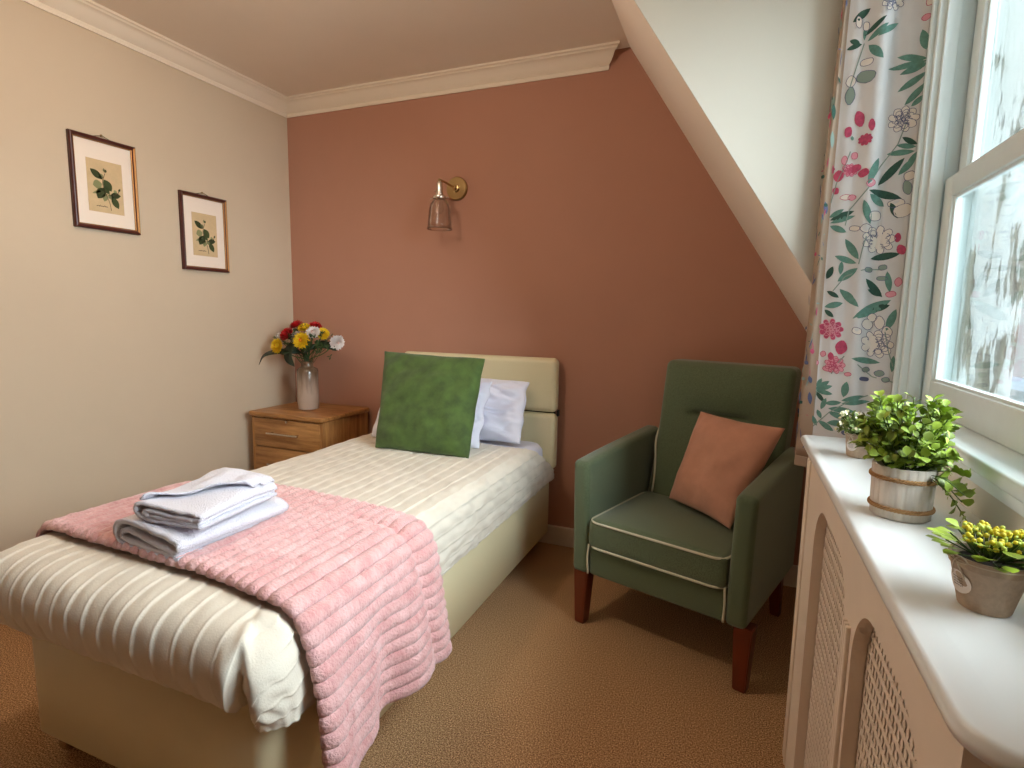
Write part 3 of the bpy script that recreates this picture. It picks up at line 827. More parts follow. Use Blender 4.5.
# ------------------------------------------------------------------ pictures on the left wall
def picture(ya, yb, za, zb, label):
    t = thing('framed_print', label, 'picture', (.002,(ya+yb)/2,(za+zb)/2), 0, 'framed botanical prints'); inv = Matrix.Translation(-t.location)
    def mp_(a, b, d): return Vector((.002+d, ya+a, za+b))
    Wd, H = yb-ya, zb-za; fw = .019
    bm = bmesh.new()
    # moulded frame: outer gilt lip, dark band, gilt slip
    pr = [(0,0),(0,.014),(.003,.018),(.006,.019),(.012,.016),(.015,.011),(fw,.009),(fw,0)]
    corners = [(0,0,1,1),(Wd,0,-1,1),(Wd,H,-1,-1),(0,H,1,-1)]
    rings = [[bm.verts.new(mp_(cx+sx_*d, cy+sy_*d, h)) for d, h in pr] for cx,cy,sx_,sy_ in corners]
    for i in range(4):
        A, B = rings[i], rings[(i+1)%4]
        for k in range(len(pr)-1):
            f = bm.faces.new((A[k],A[k+1],B[k+1],B[k]))
            f.material_index = 1 if (k in (5,) or (i == 1 and k in (1,2,3))) else 0
    bmesh.ops.recalc_face_normals(bm, faces=bm.faces[:])
    p = build('frame', bm, parent=t, smooth=False, mats=[M['mahog'],M['gold']]); p.matrix_parent_inverse = inv
    bm = bmesh.new(); box(bm, tuple(mp_(fw-.002,fw-.002,.001)), tuple(mp_(Wd-fw+.002,H-fw+.002,.006)))
    p = build('mount', bm, M['mount'], t, smooth=False); p.matrix_parent_inverse = inv
    a0,a1,b0,b1 = .060,Wd-.060,.072,H-.088
    bm = bmesh.new(); box(bm, tuple(mp_(a0,b0,.0055)), tuple(mp_(a1,b1,.0066)))
    pw, ph = a1-a0, b1-b0
    def q(u, v, d=.0069): return mp_(a0+u*pw, b1-v*ph, d)
    def pl(u0,v0,u1,v1,w,mi): leaf(bm, q(u0,v0), q(u1,v1), w*pw, (1,0,0), fold=0, mi=mi, n=6)
    for a in ((.42,.36,.10,.20,.20,1),(.40,.45,.15,.50,.26,2),(.45,.52,.26,.74,.26,1),(.46,.36,.66,.56,.24,1),(.44,.50,.60,.62,.15,1),(.62,.64,.92,.62,.18,1),(.66,.66,.84,.88,.20,1),(.44,.34,.34,.26,.13,2),(.50,.62,.44,.78,.16,2),(.58,.62,.66,.72,.14,2),(.38,.58,.12,.66,.08,2),(.50,.22,.54,.16,.08,1),(.50,.22,.47,.14,.07,2),(.86,.54,.92,.48,.06,1),(.80,.6,.74,.52,.10,2)):
        pl(*a)
    def st(P, w=.0011, mi=3):
        tube(bm, catmull([q(u,v) for u,v in P], 4), w, 4, mi)
    st([(.62,.94),(.58,.78),(.48,.60),(.42,.42),(.50,.24)]); st([(.50,.64),(.64,.64),(.78,.62),(.88,.54)])
    for k in range(5): st([(.22+.06*k,.885+.008*(k%2)),(.25+.06*k,.865+.012*((k+1)%2)),(.28+.06*k,.885)], .0009)
    st([(.20,.89),(.52,.885)], .0006)
    p = build('print', bm, parent=t, smooth=False, mats=[M['paper'],M['inkleaf'],M['inkpale'],M['ink']]); p.matrix_parent_inverse = inv
    bm = bmesh.new()
    tube(bm, [mp_(Wd*.30,H-.004,.004), mp_(Wd*.5,H+.012,.005), mp_(Wd*.68,H-.004,.004)], .0014, 6)
    p = build('hanging_cord', bm, M['ink'], t); p.matrix_parent_inverse = inv
    bm = bmesh.new(); lathe(bm, [(.005,0),(.005,.004),(.003,.006)], 12, mp_(Wd*.5,H+.012,0), axis='X', capt=True); 
    p = build('picture_hook', bm, M['brass'], t); p.matrix_parent_inverse = inv
picture(-1.166,-.906,1.478,1.846, 'framed botanical leaf print, the higher one, farther from the terracotta wall')
picture(-.708,-.452,1.348,1.712, 'framed botanical leaf print, the lower one, nearer the terracotta wall')

# ------------------------------------------------------------------ wall lamp
lamp = thing('wall_lamp', 'brass wall lamp with clear glass bell shade on terracotta wall', 'wall lamp', (1.102,0,1.79)); li = Matrix.Translation((-1.102,0,-1.79))
def lp(name, bm, m, parent=lamp, **k):
    o = build(name, bm, m, parent, **k)
    if parent is lamp: o.matrix_parent_inverse = li
    return o
LX, LY = 1.070, -.128
bm = bmesh.new(); lathe(bm, [(.058,.0005),(.058,.012),(.054,.017),(.020,.018),(.018,.028),(.010,.030)], 40, (1.102,0,1.79), axis='Y', capt=True); lp('backplate', bm, M['brass'], auto=35)
bm = bmesh.new()
tube(bm, catmull([(1.102,-.028,1.79),(1.094,-.06,1.795),(1.080,-.10,1.805),(LX,LY,1.805)], 5), .0055, 10)
bmesh.ops.create_uvsphere(bm, u_segments=14, v_segments=8, radius=.010, matrix=Matrix.Translation((LX,LY,1.806)))
bmesh.ops.create_uvsphere(bm, u_segments=14, v_segments=8, radius=.011, matrix=Matrix.Translation((1.102,-.032,1.79)))
lp('arm', bm, M['brass'])
bm = bmesh.new(); lathe(bm, [(.009,.085),(.014,.080),(.016,.072),(.016,.030),(.019,.028),(.019,.018),(.033,.014),(.035,.006),(.033,0),(.014,-.002)], 28, (LX,LY,1.718), capb=True, capt=True)
for s in (-1,1): tube(bm, [(LX+s*.033,LY,1.722),(LX+s*.045,LY,1.722)], .003, 8); bmesh.ops.create_uvsphere(bm, u_segments=8, v_segments=6, radius=.005, matrix=Matrix.Translation((LX+s*.047,LY,1.722)))
tube(bm, [(LX-.016,LY,1.757),(LX-.028,LY,1.757)], .003, 8)
lp('lamp_holder', bm, M['chrome'], auto=40)
bm = bmesh.new(); pr = [(.030,.142),(.036,.138),(.047,.120),(.053,.095),(.056,.060),(.059,.020),(.0625,.0)]
lathe(bm, pr+[(r-.003,z) for r,z in reversed(pr)], 40, (LX,LY,1.573), capb=False); 
bmesh.ops.recalc_face_normals(bm, faces=bm.faces[:])
# rolled rim
tube(bm, [(LX+.061*math.cos(2*PI*k/40),LY+.061*math.sin(2*PI*k/40),1.574) for k in range(40)], .0026, 8, closed=True)
lp('lamp_shade', bm, M['lampglass'])
bm = bmesh.new(); lathe(bm, [(.012,.045),(.013,.038),(.019,.020),(.022,.0),(.019,-.016),(.010,-.024),(.001,-.026)], 24, (LX,LY,1.672), capb=False); lp('bulb', bm, M['lampglass'])

# ------------------------------------------------------------------ armchair (local: x across, y towards back)
ch = thing('armchair', 'green wool armchair with cream piping and wooden legs beside the bed', 'armchair', (2.245,-.760,0), math.atan2(-.30453,.95250))
def part(name, bm, m, parent=ch, **k): return build(name, bm, m, parent, **k)
def armshape(side):
    def f(q):
        t = max(0, min(1, (q.y-.0)/.62)); zt = .628+.055*t**.8
        if q.z > .3: q.z = .3+(q.z-.3)*(zt-.3)/(.64-.3)
        # front face leans very slightly, outside flares
        q.x += side*.010*max(0,(q.z-.25)/.4)
        if q.y < .1: q.y -= .0
        return q
    return f
for s in (-1,1):
    bm = softbox((min(s*.251,s*.318),0,.205),(max(s*.251,s*.318),.60,.64), .020, (3,14,10), armshape(s))
    o = part('arm', bm, M['chair'])
bm = softbox((-.252,.010,.205),(.252,.56,.315), .015, (10,10,3)); part('seat_rail', bm, M['chair'])
def seatf(q):
    u = q.x/.24; v = (q.y-.2)/.24
    if q.z > .37: q.z += .014*max(0,1-u*u)*max(0,1-min(1,abs(v))**2)
    return q
bm = softbox((-.250,-.008,.316),(.250,.47,.425), .022, (14,14,4), seatf); part('seat_cushion', bm, M['chair'])
def backf(q):
    h = (q.z-.315)/.66
    # lean and the padded lumbar / head sections with a stitched tuck between
    ty = (q.z-.315)*.24
    front = q.y < .505
    if front:
        u = q.x/.25; inx = max(0, 1-abs(u)**4)
        d = -.018*inx*math.exp(-((q.z-.50)/.16)**2) - .026*inx*math.exp(-((q.z-.90)/.10)**2)
        tx = max(0, 1-(abs((q.x-.0))/.125)**6)
        d += .030*tx*math.exp(-((q.z-.765)/.013)**2) + .010*tx*math.exp(-((q.z-.765)/.05)**2)
        q.y += d
    q.x = q.x*(1+.05*max(0,h-.3))+.014*min(1,max(0,h*2))
    q.y += ty
    return q
bm = softbox((-.250,.425,.30),(.250,.545,.978), .028, (26,3,80), backf); part('backrest', bm, M['chair'])
def legf(x0,y0,w0,w1,z1,rake=0):
    bm = bmesh.new(); rings = []
    for z,w,dy in ((0,w1,rake),(z1,w0,0)):
        rings.append([bm.verts.new((x0+sx_*w/2,y0+dy+sy_*w/2,z)) for sx_,sy_ in ((-1,-1),(1,-1),(1,1),(-1,1))])
    for k in range(4): bm.faces.new((rings[0][k],rings[0][(k+1)%4],rings[1][(k+1)%4],rings[1][k]))
    bm.faces.new(list(reversed(rings[0]))); bm.faces.new(rings[1])
    bmesh.ops.bevel(bm, geom=[e for e in bm.edges], offset=.003, segments=2, affect='EDGES'); return bm
for s in (-1,1):
    part('leg', legf(.012+s*.296,.038,.058,.040,.212,-.008), M['legwood'], auto=40)
    part('leg', legf(s*.270,.53,.050,.034,.212,.05), M['legwood'], auto=40)
bm = bmesh.new()
def loop(z, x=.249, y0=-.008, y1=.46, r=.045, crown=False):
    pts = []
    for px_, py_ in rrect(-x, y0, x, y1, r, 6):
        pts.append((px_, py_, z))
    return pts
tube(bm, loop(.417), .0042, 8, closed=True); tube(bm, loop(.322), .0042, 8, closed=True)
part('cushion_piping', bm, M['piping'])
for s in (-1,1):
    bm = bmesh.new(); tube(bm, catmull([(s*.248,.004,.325),(s*.251,.002,.27),(s*.248,.004,.212)], 5), .004, 8); part('rail_piping', bm, M['piping'])
    bm = bmesh.new(); tube(bm, catmull([(s*.250+.008,.565,.705),(s*.238,.510,.64),(s*.222,.478,.57),(s*.212,.455,.50),(s*.208,.43,.43)], 6), .0042, 8); part('back_piping', bm, M['piping'])
cm = ch.matrix_basis.copy() if 0 else Matrix.Translation(ch.location) @ Matrix.Rotation(ch.rotation_euler.z, 4, 'Z')
def W3(p): return cm @ Vector(p)
bm = cushion_bm(W3((-.094,.345,.450)), W3((.188,.205,.442)), W3((.304,.345,.790)), W3((-.010,.405,.802)), .060, .004, 6, .045, 40)
o = build('suede_cushion', bm, M['peach']); tag(o, 'peach suede cushion tilted on the seat of the green armchair', 'cushion')

# ------------------------------------------------------------------ radiator cover
SZ = .875
rc = thing('radiator_cover', 'cream radiator cover with perforated arched grilles and white shelf beneath the window', 'radiator cover', (2.72,-1.6,0)); ri = Matrix.Translation((-2.72,1.6,0))
def rp_(name, bm, m, parent=rc, **k):
    o = build(name, bm, m, parent, **k); o.matrix_parent_inverse = ri if parent is rc else Matrix.Identity(4); return o
XS = 2.632; Y_A, Y_B = -2.165, -1.055
bm = bmesh.new()
def shelf_out(ins):
    r = .045-ins if .045-ins > .004 else .004; pts = []
    x0, x1, y0, y1 = XS+ins, XW-.001, Y_A+ins, Y_B-ins
    for k in range(9):
        a = PI+PI/2*k/8; pts.append((x0+r+r*math.cos(a), y0+r+r*math.sin(a)))
    pts += [(x1,y0),(x1,y1)]
    r2 = .012
    for k in range(5):
        a = PI/2+PI/2*k/4; pts.append((x0+r2+r2*math.cos(a), y1-r2+r2*math.sin(a)))
    return pts
rings = []
for ins, z in ((.006,SZ-.020),(.002,SZ-.018),(.0,SZ-.012),(.0,SZ-.009),(.002,SZ-.003),(.007,SZ)):
    rings.append([bm.verts.new((x,y,z)) for x,y in shelf_out(ins)])
n_ = len(rings[0])
for A,B in zip(rings,rings[1:]):
    for k in range(n_): bm.faces.new((A[k],A[(k+1)%n_],B[(k+1)%n_],B[k]))
bm.faces.new(list(reversed(rings[0]))); bm.faces.new(rings[-1])
sh = rp_('shelf_top', bm, M['shelf'], auto=50)
# front panel with two arched openings
XP = 2.641; PZ0, PZ1 = .0, SZ-.020
ops = [(-1.702,-1.352),(-2.075,-1.762)]; ZA, ZBm, AR = .797, .12, .10
def opening(ya, yb, z0, z1, r, n=10):
    pts = [(ya,z0),(yb,z0)]
    for k in range(n+1):
        a = PI/2*k/n; pts.append((yb-r+r*math.cos(a), z1-r+r*math.sin(a)))
    for k in range(n+1):
        a = PI/2+PI/2*k/n; pts.append((ya+r+r*math.cos(a), z1-r+r*math.sin(a)))
    return pts
def panel_with_holes(bm, x0, x1, y0, y1, z0, z1, holes):
    for X, rev in ((x0, False), (x1, True)):
        t = bmesh.new(); es = []
        for lp_ in [[(y0,z0),(y1,z0),(y1,z1),(y0,z1)]]+holes:
            vs = [t.verts.new((X,y,z)) for y,z in lp_]
            for k in range(len(vs)): es.append(t.edges.new((vs[k],vs[(k+1)%len(vs)])))
        bmesh.ops.triangle_fill(t, use_beauty=True, use_dissolve=False, edges=es)
        merge(bm, t)
    for lp_ in [[(y0,z0),(y1,z0),(y1,z1),(y0,z1)]]+holes:
        a = [bm.verts.new((x0,y,z)) for y,z in lp_]; b = [bm.verts.new((x1,y,z)) for y,z in lp_]; n = len(a)
        for k in range(n): bm.faces.new((a[k],a[(k+1)%n],b[(k+1)%n],b[k]))
    bmesh.ops.remove_doubles(bm, verts=bm.verts[:], dist=1e-6); bmesh.ops.recalc_face_normals(bm, faces=bm.faces[:])
bm = bmesh.new()
holes = [opening(a,b,ZBm,ZA,AR) for a,b in ops]
panel_with_holes(bm, XP, XP+.018, -2.13, -1.165, .085, PZ1, holes)
# side walls, plinth
box(bm, (XP+.018,-2.13,0),(XW-.002,-2.112,PZ1)); box(bm, (XP+.018,-1.183,0),(XW-.002,-1.165,PZ1)); box(bm, (XP+.012,-2.112,0),(XP+.026,-1.183,.09))
rp_('cabinet', bm, M['cover'], smooth=False)
# mouldings beside openings and fluted pilaster
bm = bmesh.new()
for y in (-1.722,-1.733,-1.744): bevbox(bm, (XP-.006,y-.0042,.09),(XP+.001,y+.0035,.735), .002)
rp_('fluted_pilaster', bm, M['cover'], auto=50); bm = bmesh.new()
for y in (-1.19,-1.2145): bevbox(bm, (XP-.004,y-.008,.09),(XP+.001,y+.008,SZ-.03), .003)
rp_('edge_moulding', bm, M['cover'], auto=50)
# perforated sheets
def grille(ya, yb, z0, z1, r):
    bm = bmesh.new(); X = XP+.019; px_, pz_ = .0140, .0240
    ny = int((yb-ya)/px_)+1; nzv = int((z1-z0)/pz_)+1
    def inside(y, z):
        if not (ya-.004 < y < yb+.004 and z0-.004 < z < z1+.004): return False
        for cy in (ya+r, yb-r):
            if z > z1-r and ((cy == ya+r and y < cy) or (cy == yb-r and y > cy)) and math.hypot(y-cy, z-(z1-r)) > r+.012: return False
        return True
    vc = {}
    def V(y, z, x=X):
        k = (round(y,5), round(z,5), x)
        if k not in vc: vc[k] = bm.verts.new((x,y,z))
        return vc[k]
    for i in range(ny):
        for j in range(nzv):
            y = ya+i*px_; z = z0+j*pz_
            if not inside(y+px_/2, z+pz_/2): continue
            c = (y+px_/2, z+pz_/2)
            o4 = [V(y,z),V(y+px_,z),V(y+px_,z+pz_),V(y,z+pz_)]
            # slim upright slot, waisted
            hw, hm, hh = px_*.36, px_*.15, pz_*.32
            h_ = [V(c[0]-hw,c[1]-hh),V(c[0]+hw,c[1]-hh),V(c[0]+hm,c[1]),V(c[0]+hw,c[1]+hh),V(c[0]-hw,c[1]+hh),V(c[0]-hm,c[1])]
            bm.faces.new((o4[0],o4[1],h_[1],h_[0])); bm.faces.new((o4[1],o4[2],h_[3],h_[2],h_[1])); bm.faces.new((o4[2],o4[3],h_[4],h_[3])); bm.faces.new((o4[3],o4[0],h_[0],h_[5],h_[4]))
    # thickness
    g = bmesh.ops.extrude_face_region(bm, geom=bm.faces[:]); vs = [e for e in g['geom'] if isinstance(e, bmesh.types.BMVert)]
    for v in vs: v.co.x += .0012
    bmesh.ops.recalc_face_normals(bm, faces=bm.faces[:])
    return rp_('grille', bm, M['cover'], smooth=False)
for a, b in ops: grille(a, b, ZBm, ZA, AR)

# ------------------------------------------------------------------ curtain
cur_mats = [mat('linen_ground', (220,221,222), .85, noise_=(9,.06), bump=(500,.3,.001)),
 mat('print_teal', (104,152,140), .85, noise_=(120,.25)), mat('print_teal_dark', (52,92,80), .85, noise_=(120,.25)), mat('print_pink', (206,84,120), .85, noise_=(120,.3)),
 mat('print_blush', (226,160,176), .85), mat('print_blue_line', (92,100,132), .85), mat('print_petal_white', (232,226,218), .85), mat('print_grey_green', (140,160,150), .85), mat('linen_painted_shade', (168,146,126), .9)]  # last: browner linen, painting the shade of the leading roll into its colour
CT, CB = 2.30, .800
def cur(u, z, lift=0):
    """main sheet of the curtain; u 0 = leading edge, 1 = window side"""
    x = 2.660+.156*u+.016*(1-u)*max(0,z-1.35); y = -.985-.058*u
    k = max(0, min(1, (z-.9)/1.3))
    y += (.008*math.sin(u*9.0+.8)+.004*math.sin(u*19+z*1.3))*(.6+.4*k) - .006*math.sin(z*3.0)
    x += .004*math.sin(z*2.2)+.010*u*max(0,z-.95)
    return Vector((x, y-lift, z))
bm = bmesh.new()
# cross-section: leading-edge roll then sheet
def csec(z):
    pts = []
    t = max(0, min(1, (1.9-z)/1.15)); e = cur(0, z)
    d = .005+.021*t
    pts.append(Vector((e.x+.020, -.955, z)))
    pts.append(Vector((e.x-.002-d*.3, -.952, z)))
    pts.append(Vector((e.x-.004-d, -.957+.004*math.sin(z*14), z)))
    pts.append(Vector((e.x-.006-d*.95, -.966, z)))
    pts.append(Vector((e.x-.004-d*.45, -.976+.003*math.sin(z*9), z)))
    pts.append(Vector((e.x-.003, e.y+.003, z)))
    pts = catmull(pts, 3)[:-1]
    for k in range(41): pts.append(cur(k/40, z))
    pts.append(Vector((cur(1,z).x+.001, cur(1,z).y+.018, z)))
    return pts
zs = [CB+(CT-CB)*k/60 for k in range(61)]
grid = [csec(z) for z in zs]
# leading roll hangs lower, outside the shelf
bm = patch_solid(grid, .0022)
lowz = [.772+(CB-.772)*k/10 for k in range(11)]
g2 = []
for z in lowz:
    full = csec(z); w = [p.copy() for p in full[:16]]; 
    for p in w: p.y = max(p.y, -1.045)
    g2.append(w)
patch_solid(g2, .0022, bm)
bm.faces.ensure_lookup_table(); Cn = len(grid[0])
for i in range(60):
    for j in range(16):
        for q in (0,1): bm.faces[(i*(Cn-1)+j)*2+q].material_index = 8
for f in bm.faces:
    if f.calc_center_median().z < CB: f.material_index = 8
def S(X, Y):
    """print sheet coordinates (X across 0..80, Y down 0..435) -> u, z"""
    return ((X-(850-.1035*Y))/79.0, .885+(432-Y)*.00234)
def put(bm, X, Y, lift):
    u, z = S(X, Y); u = max(0.0, min(1.0, u)); return cur(u, z, lift)
LV = [0]
def cleaf(X0,Y0,X1,Y1,w,mi,n=7,curve=0):
    LV[0] += 1; lift = .0006+.00001*(LV[0]%40)
    w *= 1.3; dx, dy = X1-X0, Y1-Y0; L = math.hypot(dx,dy); nx, ny = -dy/L, dx/L; pr = None
    for k in range(n+1):
        t = k/n; ww = w/2*(math.sin(PI*t)**.75 if 0<t<1 else .02); o_ = curve*math.sin(PI*t)*L
        cx, cy = X0+dx*t+nx*o_, Y0+dy*t+ny*o_
        row = [bm.verts.new(put(bm,cx+nx*ww,cy+ny*ww,lift)), bm.verts.new(put(bm,cx,cy,lift)), bm.verts.new(put(bm,cx-nx*ww,cy-ny*ww,lift))]
        if pr:
            for q in range(2):
                f = bm.faces.new((pr[q],pr[q+1],row[q+1],row[q])); f.material_index = mi
        pr = row
def cline(P, w, mi):
    for (a,b),(c,d) in zip(P, P[1:]):
        cleaf2(a,b,c,d,w,mi)
def cleaf2(X0,Y0,X1,Y1,w,mi):
    L = math.hypot(X1-X0,Y1-Y0)
    if L < 1e-5: return
    nx, ny = -(Y1-Y0)/L*w/2, (X1-X0)/L*w/2
    vs = [bm.verts.new(put(bm,*p,.0012)) for p in ((X0+nx,Y0+ny),(X1+nx,Y1+ny),(X1-nx,Y1-ny),(X0-nx,Y0-ny))]
    bm.faces.new(vs).material_index = mi
def blob(X, Y, rx, ry, mi, out=5, rot=0, ow=.55):
    LV[0] += 1; lift = .0008+.00001*(LV[0]%30); P = []
    for k in range(12):
        a = 2*PI*k/12; dx, dy = rx*math.cos(a), ry*math.sin(a)*(1+.18*math.sin(a*2+X)); c, s = math.cos(rot), math.sin(rot)
        P.append((X+c*dx-s*dy, Y+s*dx+c*dy))
    bm.faces.new([bm.verts.new(put(bm,*p,lift)) for p in P]).material_index = mi
    if out is not None: cline(P+[P[0]], ow, out)
def bloom(X, Y, r, mi, out):
    random.seed(int(X*7+Y))
    for q, n in ((1,9),(.62,7),(.3,4)):
        for k in range(n):
            a = 2*PI*(k+q)/n; blob(X+r*q*.75*math.cos(a), Y+r*q*.62*math.sin(a), r*.34, r*.26, mi, out, a, .5)
T, D, P_, Bl, O_, Wh, G = 1, 2, 3, 4, 5, 6, 7
for a in [(866,29,886,17,4,D),(869,35,888,24,4.5,T),(878,34,898,25,4.5,T),(870,39,883,56,6,T),(864,36,849,37,4,D),(862,35,852,29,4,D),(866,33,868,18,3,T),(855,12,872,4,6,D),
 (922,57,919,37,6,T),(923,65,897,57,5,T),(924,67,888,67,4.5,T),(924,69,899,74,5,T),(923,77,897,90,5,T),(922,87,903,104,5,T),(921,98,909,106,4,T),
 (914,143,901,134,4,D),(912,149,887,148,4.5,T),(913,145,896,141,4,T),(878,178,903,154,6,D),(897,170,913,155,5,T),(868,176,879,151,6,T),(905,163,914,150,4,T),
 (869,182,900,193,6,D),(870,186,884,199,6,T),(864,191,870,216,6,T),(890,196,896,212,5,D),(831,208,855,201,5,D),(831,211,856,206,4,T),(831,214,847,222,5,T),(830,205,845,198,4,T),
 (858,251,846,229,6,T),(856,255,835,246,5,T),(870,251,898,247,5.5,D),(837,273,857,260,6,T),(840,266,842,252,4,T),(826,270,833,257,5,D),(865,271,881,290,6,D),(888,285,886,264,5,T),
 (826,283,838,290,4,D),(839,283,853,291,5,T),(839,281,857,300,6,T),(823,300,842,296,5,T),(823,303,832,311,4,D),(851,312,889,293,8,T),(868,304,888,298,5,D),(884,324,894,302,6,T),(867,282,881,289,4,D),
 (849,354,878,357,5,T),(891,349,889,366,4,T),(811,390,826,380,4,T),(811,391,829,385,4,T),(811,392,829,394,4,T),(811,393,820,404,4,D),(812,388,818,378,3.5,T),(840,396,844,379,6,T),
 (838,400,862,393,4.5,T),(838,403,868,398,4,T),(824,410,851,410,5,T),(824,414,843,419,5,T),(820,405,838,402,4,T),(816,412,822,399,4,T),(822,426,841,424,5,T),(813,425,829,434,5,T),(812,413,816,422,4,T),(806,420,811,431,4,T)]:
    cleaf(*a)
for st in ([(807,432),(825,414),(845,400),(866,392)],[(866,36),(858,58),(852,75),(848,85)],[(924,66),(925,80),(922,95)],[(852,140),(846,155),(838,170),(832,190)],[(897,140),(880,160),(868,180),(850,200),(846,215)],
  [(858,256),(862,240),(866,228)],[(832,283),(845,268),(862,262),(880,262)],[(812,392),(800,420)],[(883,325),(886,345),(890,360)],[(855,360),(870,372),(890,376)],[(828,372),(835,360),(842,352)],[(905,120),(897,140)]):
    cline(st, 1.1, G)
for a in [(861,14,3,6,Wh,O_),(868,20,3,5,Wh,O_),(868,55,6,4,Wh,O_),(867,69,9,6,G,O_),(852,84,5,8,G,O_),(853,70,5,5,Wh,O_),
 (861,109,4.5,8,P_,P_),(850,120,3.5,6,P_,P_),(872,118,3,5,P_,P_),(856,145,3,4,Bl,P_),(854,127,1.5,2,T,None),(922,27,4,2.5,Bl,P_),(925,14,3,4,Wh,P_),
 (840,163,5,5,P_,P_),(846,148,3,4,Bl,P_),(857,158,5,4,P_,P_),(864,164,5,4,P_,P_),(849,156,5,3.5,Bl,P_),(837,178,3,4,P_,P_),(871,175,4.5,3.5,Bl,P_),(847,186,6,2.5,Wh,P_),(853,187,4,2.5,Bl,P_),
 (901,205,9,7,Wh,O_),(905,183,4,7,G,O_),(875,208,6,6,Wh,O_),(866,220,6,4,Wh,O_),(855,219,5,3,Wh,O_),(895,197,8,4,Wh,O_),(907,172,5,5,Wh,O_),
 (896,231,3,4,P_,P_),(899,243,4,5,P_,P_),(868,262,4,3,G,O_),(882,260,4,3,G,O_),(881,271,5,2.5,G,O_),(896,275,3.5,4,Bl,P_),(889,287,5,3,Bl,P_),
 (866,318,6,5,Wh,O_),(855,325,5,4,Wh,O_),(878,316,5,6,Wh,O_),(885,325,5,5,Wh,O_),(871,311,5,4,Wh,O_),(839,343,6,7,P_,P_),(828,353,3,3.5,P_,P_),(820,351,3,3,Bl,P_),
 (864,365,4,2.6,G,O_),(862,375,5,2.4,O_,O_),(877,368,5,3,G,O_),(883,374,4,2.5,G,O_),(845,371,3.5,2,Bl,P_),(824,367,5,3,Bl,P_),(835,362,4,3,Bl,P_),(840,434,3,2,O_,O_),(812,361,3,3,Bl,P_)]:
    blob(*a[:4], a[4], a[5])
for a in ((902,117,13,Wh,O_),(878,232,15,Wh,O_),(875,338,15,Wh,O_),(829,324,12,P_,Bl),(866,131,6,P_,P_),(852,159,7,Bl,P_),(832,362,10,Bl,P_),(893,3,11,Wh,O_),(830,155,6,P_,P_)): bloom(*a)
# print carried round the leading edge
random.seed(11)
for k in range(170):
    z = random.uniform(.80, 2.25); sec_ = csec(z)
    i = random.randint(4, 13); p = sec_[i]; q = sec_[i+1]; t = (q-p).normalized(); n_ = t.cross(Vector((0,0,1))).normalized()
    a = random.uniform(0,2*PI); d = (t*math.cos(a)*.22+Vector((0,0,1))*math.sin(a))*random.uniform(.020,.045)
    leaf(bm, p+n_*.0014, p+n_*.0018+d, random.choice((.0015,.0025,.004,.010)), n_, fold=0, mi=random.choice((2,2,7,5,5,5,3)), n=6)
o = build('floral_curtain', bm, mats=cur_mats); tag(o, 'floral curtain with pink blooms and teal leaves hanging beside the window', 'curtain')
bm = bmesh.new(); tube(bm, [(2.77,-1.0,2.315),(2.77,-2.4,2.315)], .010, 12)
for y in (-1.0,-2.4):
    bmesh.ops.create_uvsphere(bm, u_segments=14, v_segments=8, radius=.018, matrix=Matrix.Translation((2.77,y,2.315)))
    tube(bm, [(2.77,y-.03 if y > -2 else y+.03,2.315),(2.814,y-.03 if y > -2 else y+.03,2.315)], .006, 8)
o = build('curtain_pole', bm, M['white']); tag(o, 'white pole carrying the floral curtain above the window', 'curtain pole')

# ------------------------------------------------------------------ plants on the shelf
def potpart(name, bm, m, parent, **k):
    return build(name, bm, m, parent, **k)
def stemleaf(bm, base, top, nl, ll, lw, mi=0, droop=0, stem=True, st=.0008, dense=0):
    base = Vector(base); top = Vector(top); mid = base*.5+top*.5+Vector((0,0,(top-base).length*.12))
    P = catmull([base, mid, top], 4); 
    if stem: tube(bm, P, st, 4, 1)
    for k in range(nl):
        t = (.25+.75*(k+random.random()*.5)/nl); t = min(1,t); i = min(len(P)-2, int(t*(len(P)-1))); p = P[i].lerp(P[i+1], t*(len(P)-1)-i)
        ax = (P[i+1]-P[i]).normalized(); a = random.uniform(0,2*PI); s = ax.orthogonal().normalized(); s = Matrix.Rotation(a,3,ax) @ s
        d = (s*.85+ax*.55+Vector((0,0,.15))).normalized(); l = ll*random.uniform(.7,1.1)
        leaf(bm, p, p+d*l, lw*random.uniform(.8,1.1), (ax+Vector((0,0,.4))), fold=.22, n=5, bend=.06, mi=mi, ovate=-1)
# big: whitewashed wooden tub
t = thing('potted_plant', 'largest potted plant, bushy green leaves in a whitewashed wooden tub on the shelf', 'potted plant', (2.708,-1.648,SZ+.0005))
tubm = mat('whitewashed_wood', (226,216,202), .8, noise_=(45,.22), wscale=(1,1,.12), bump=(60,.5,.003))
bm = bmesh.new()
def slat(p, a):
    k = (a/(2*PI)*22)%1; r = math.hypot(p.x,p.y); g = 1-.03*math.exp(-((min(k,1-k))/.10)**2); return Vector((p.x*g*1.04,p.y*g,p.z))
lathe(bm, [(.034,0),(.0365,.002),(.0375,.03),(.0388,.074),(.0384,.077),(.035,.077),(.034,.064)], 132, (0,0,0), f=slat, capt=False); potpart('pot', bm, tubm, t, auto=60)
bm = bmesh.new(); lathe(bm, [(.034,.064),(.02,.066),(.001,.067)], 24, capb=False); potpart('soil', bm, mat('dark_soil', (40,28,20), .95, noise_=(200,.4)), t)
rope = mat('jute_rope', (176,134,88), .9, bump=(400,.5,.002))
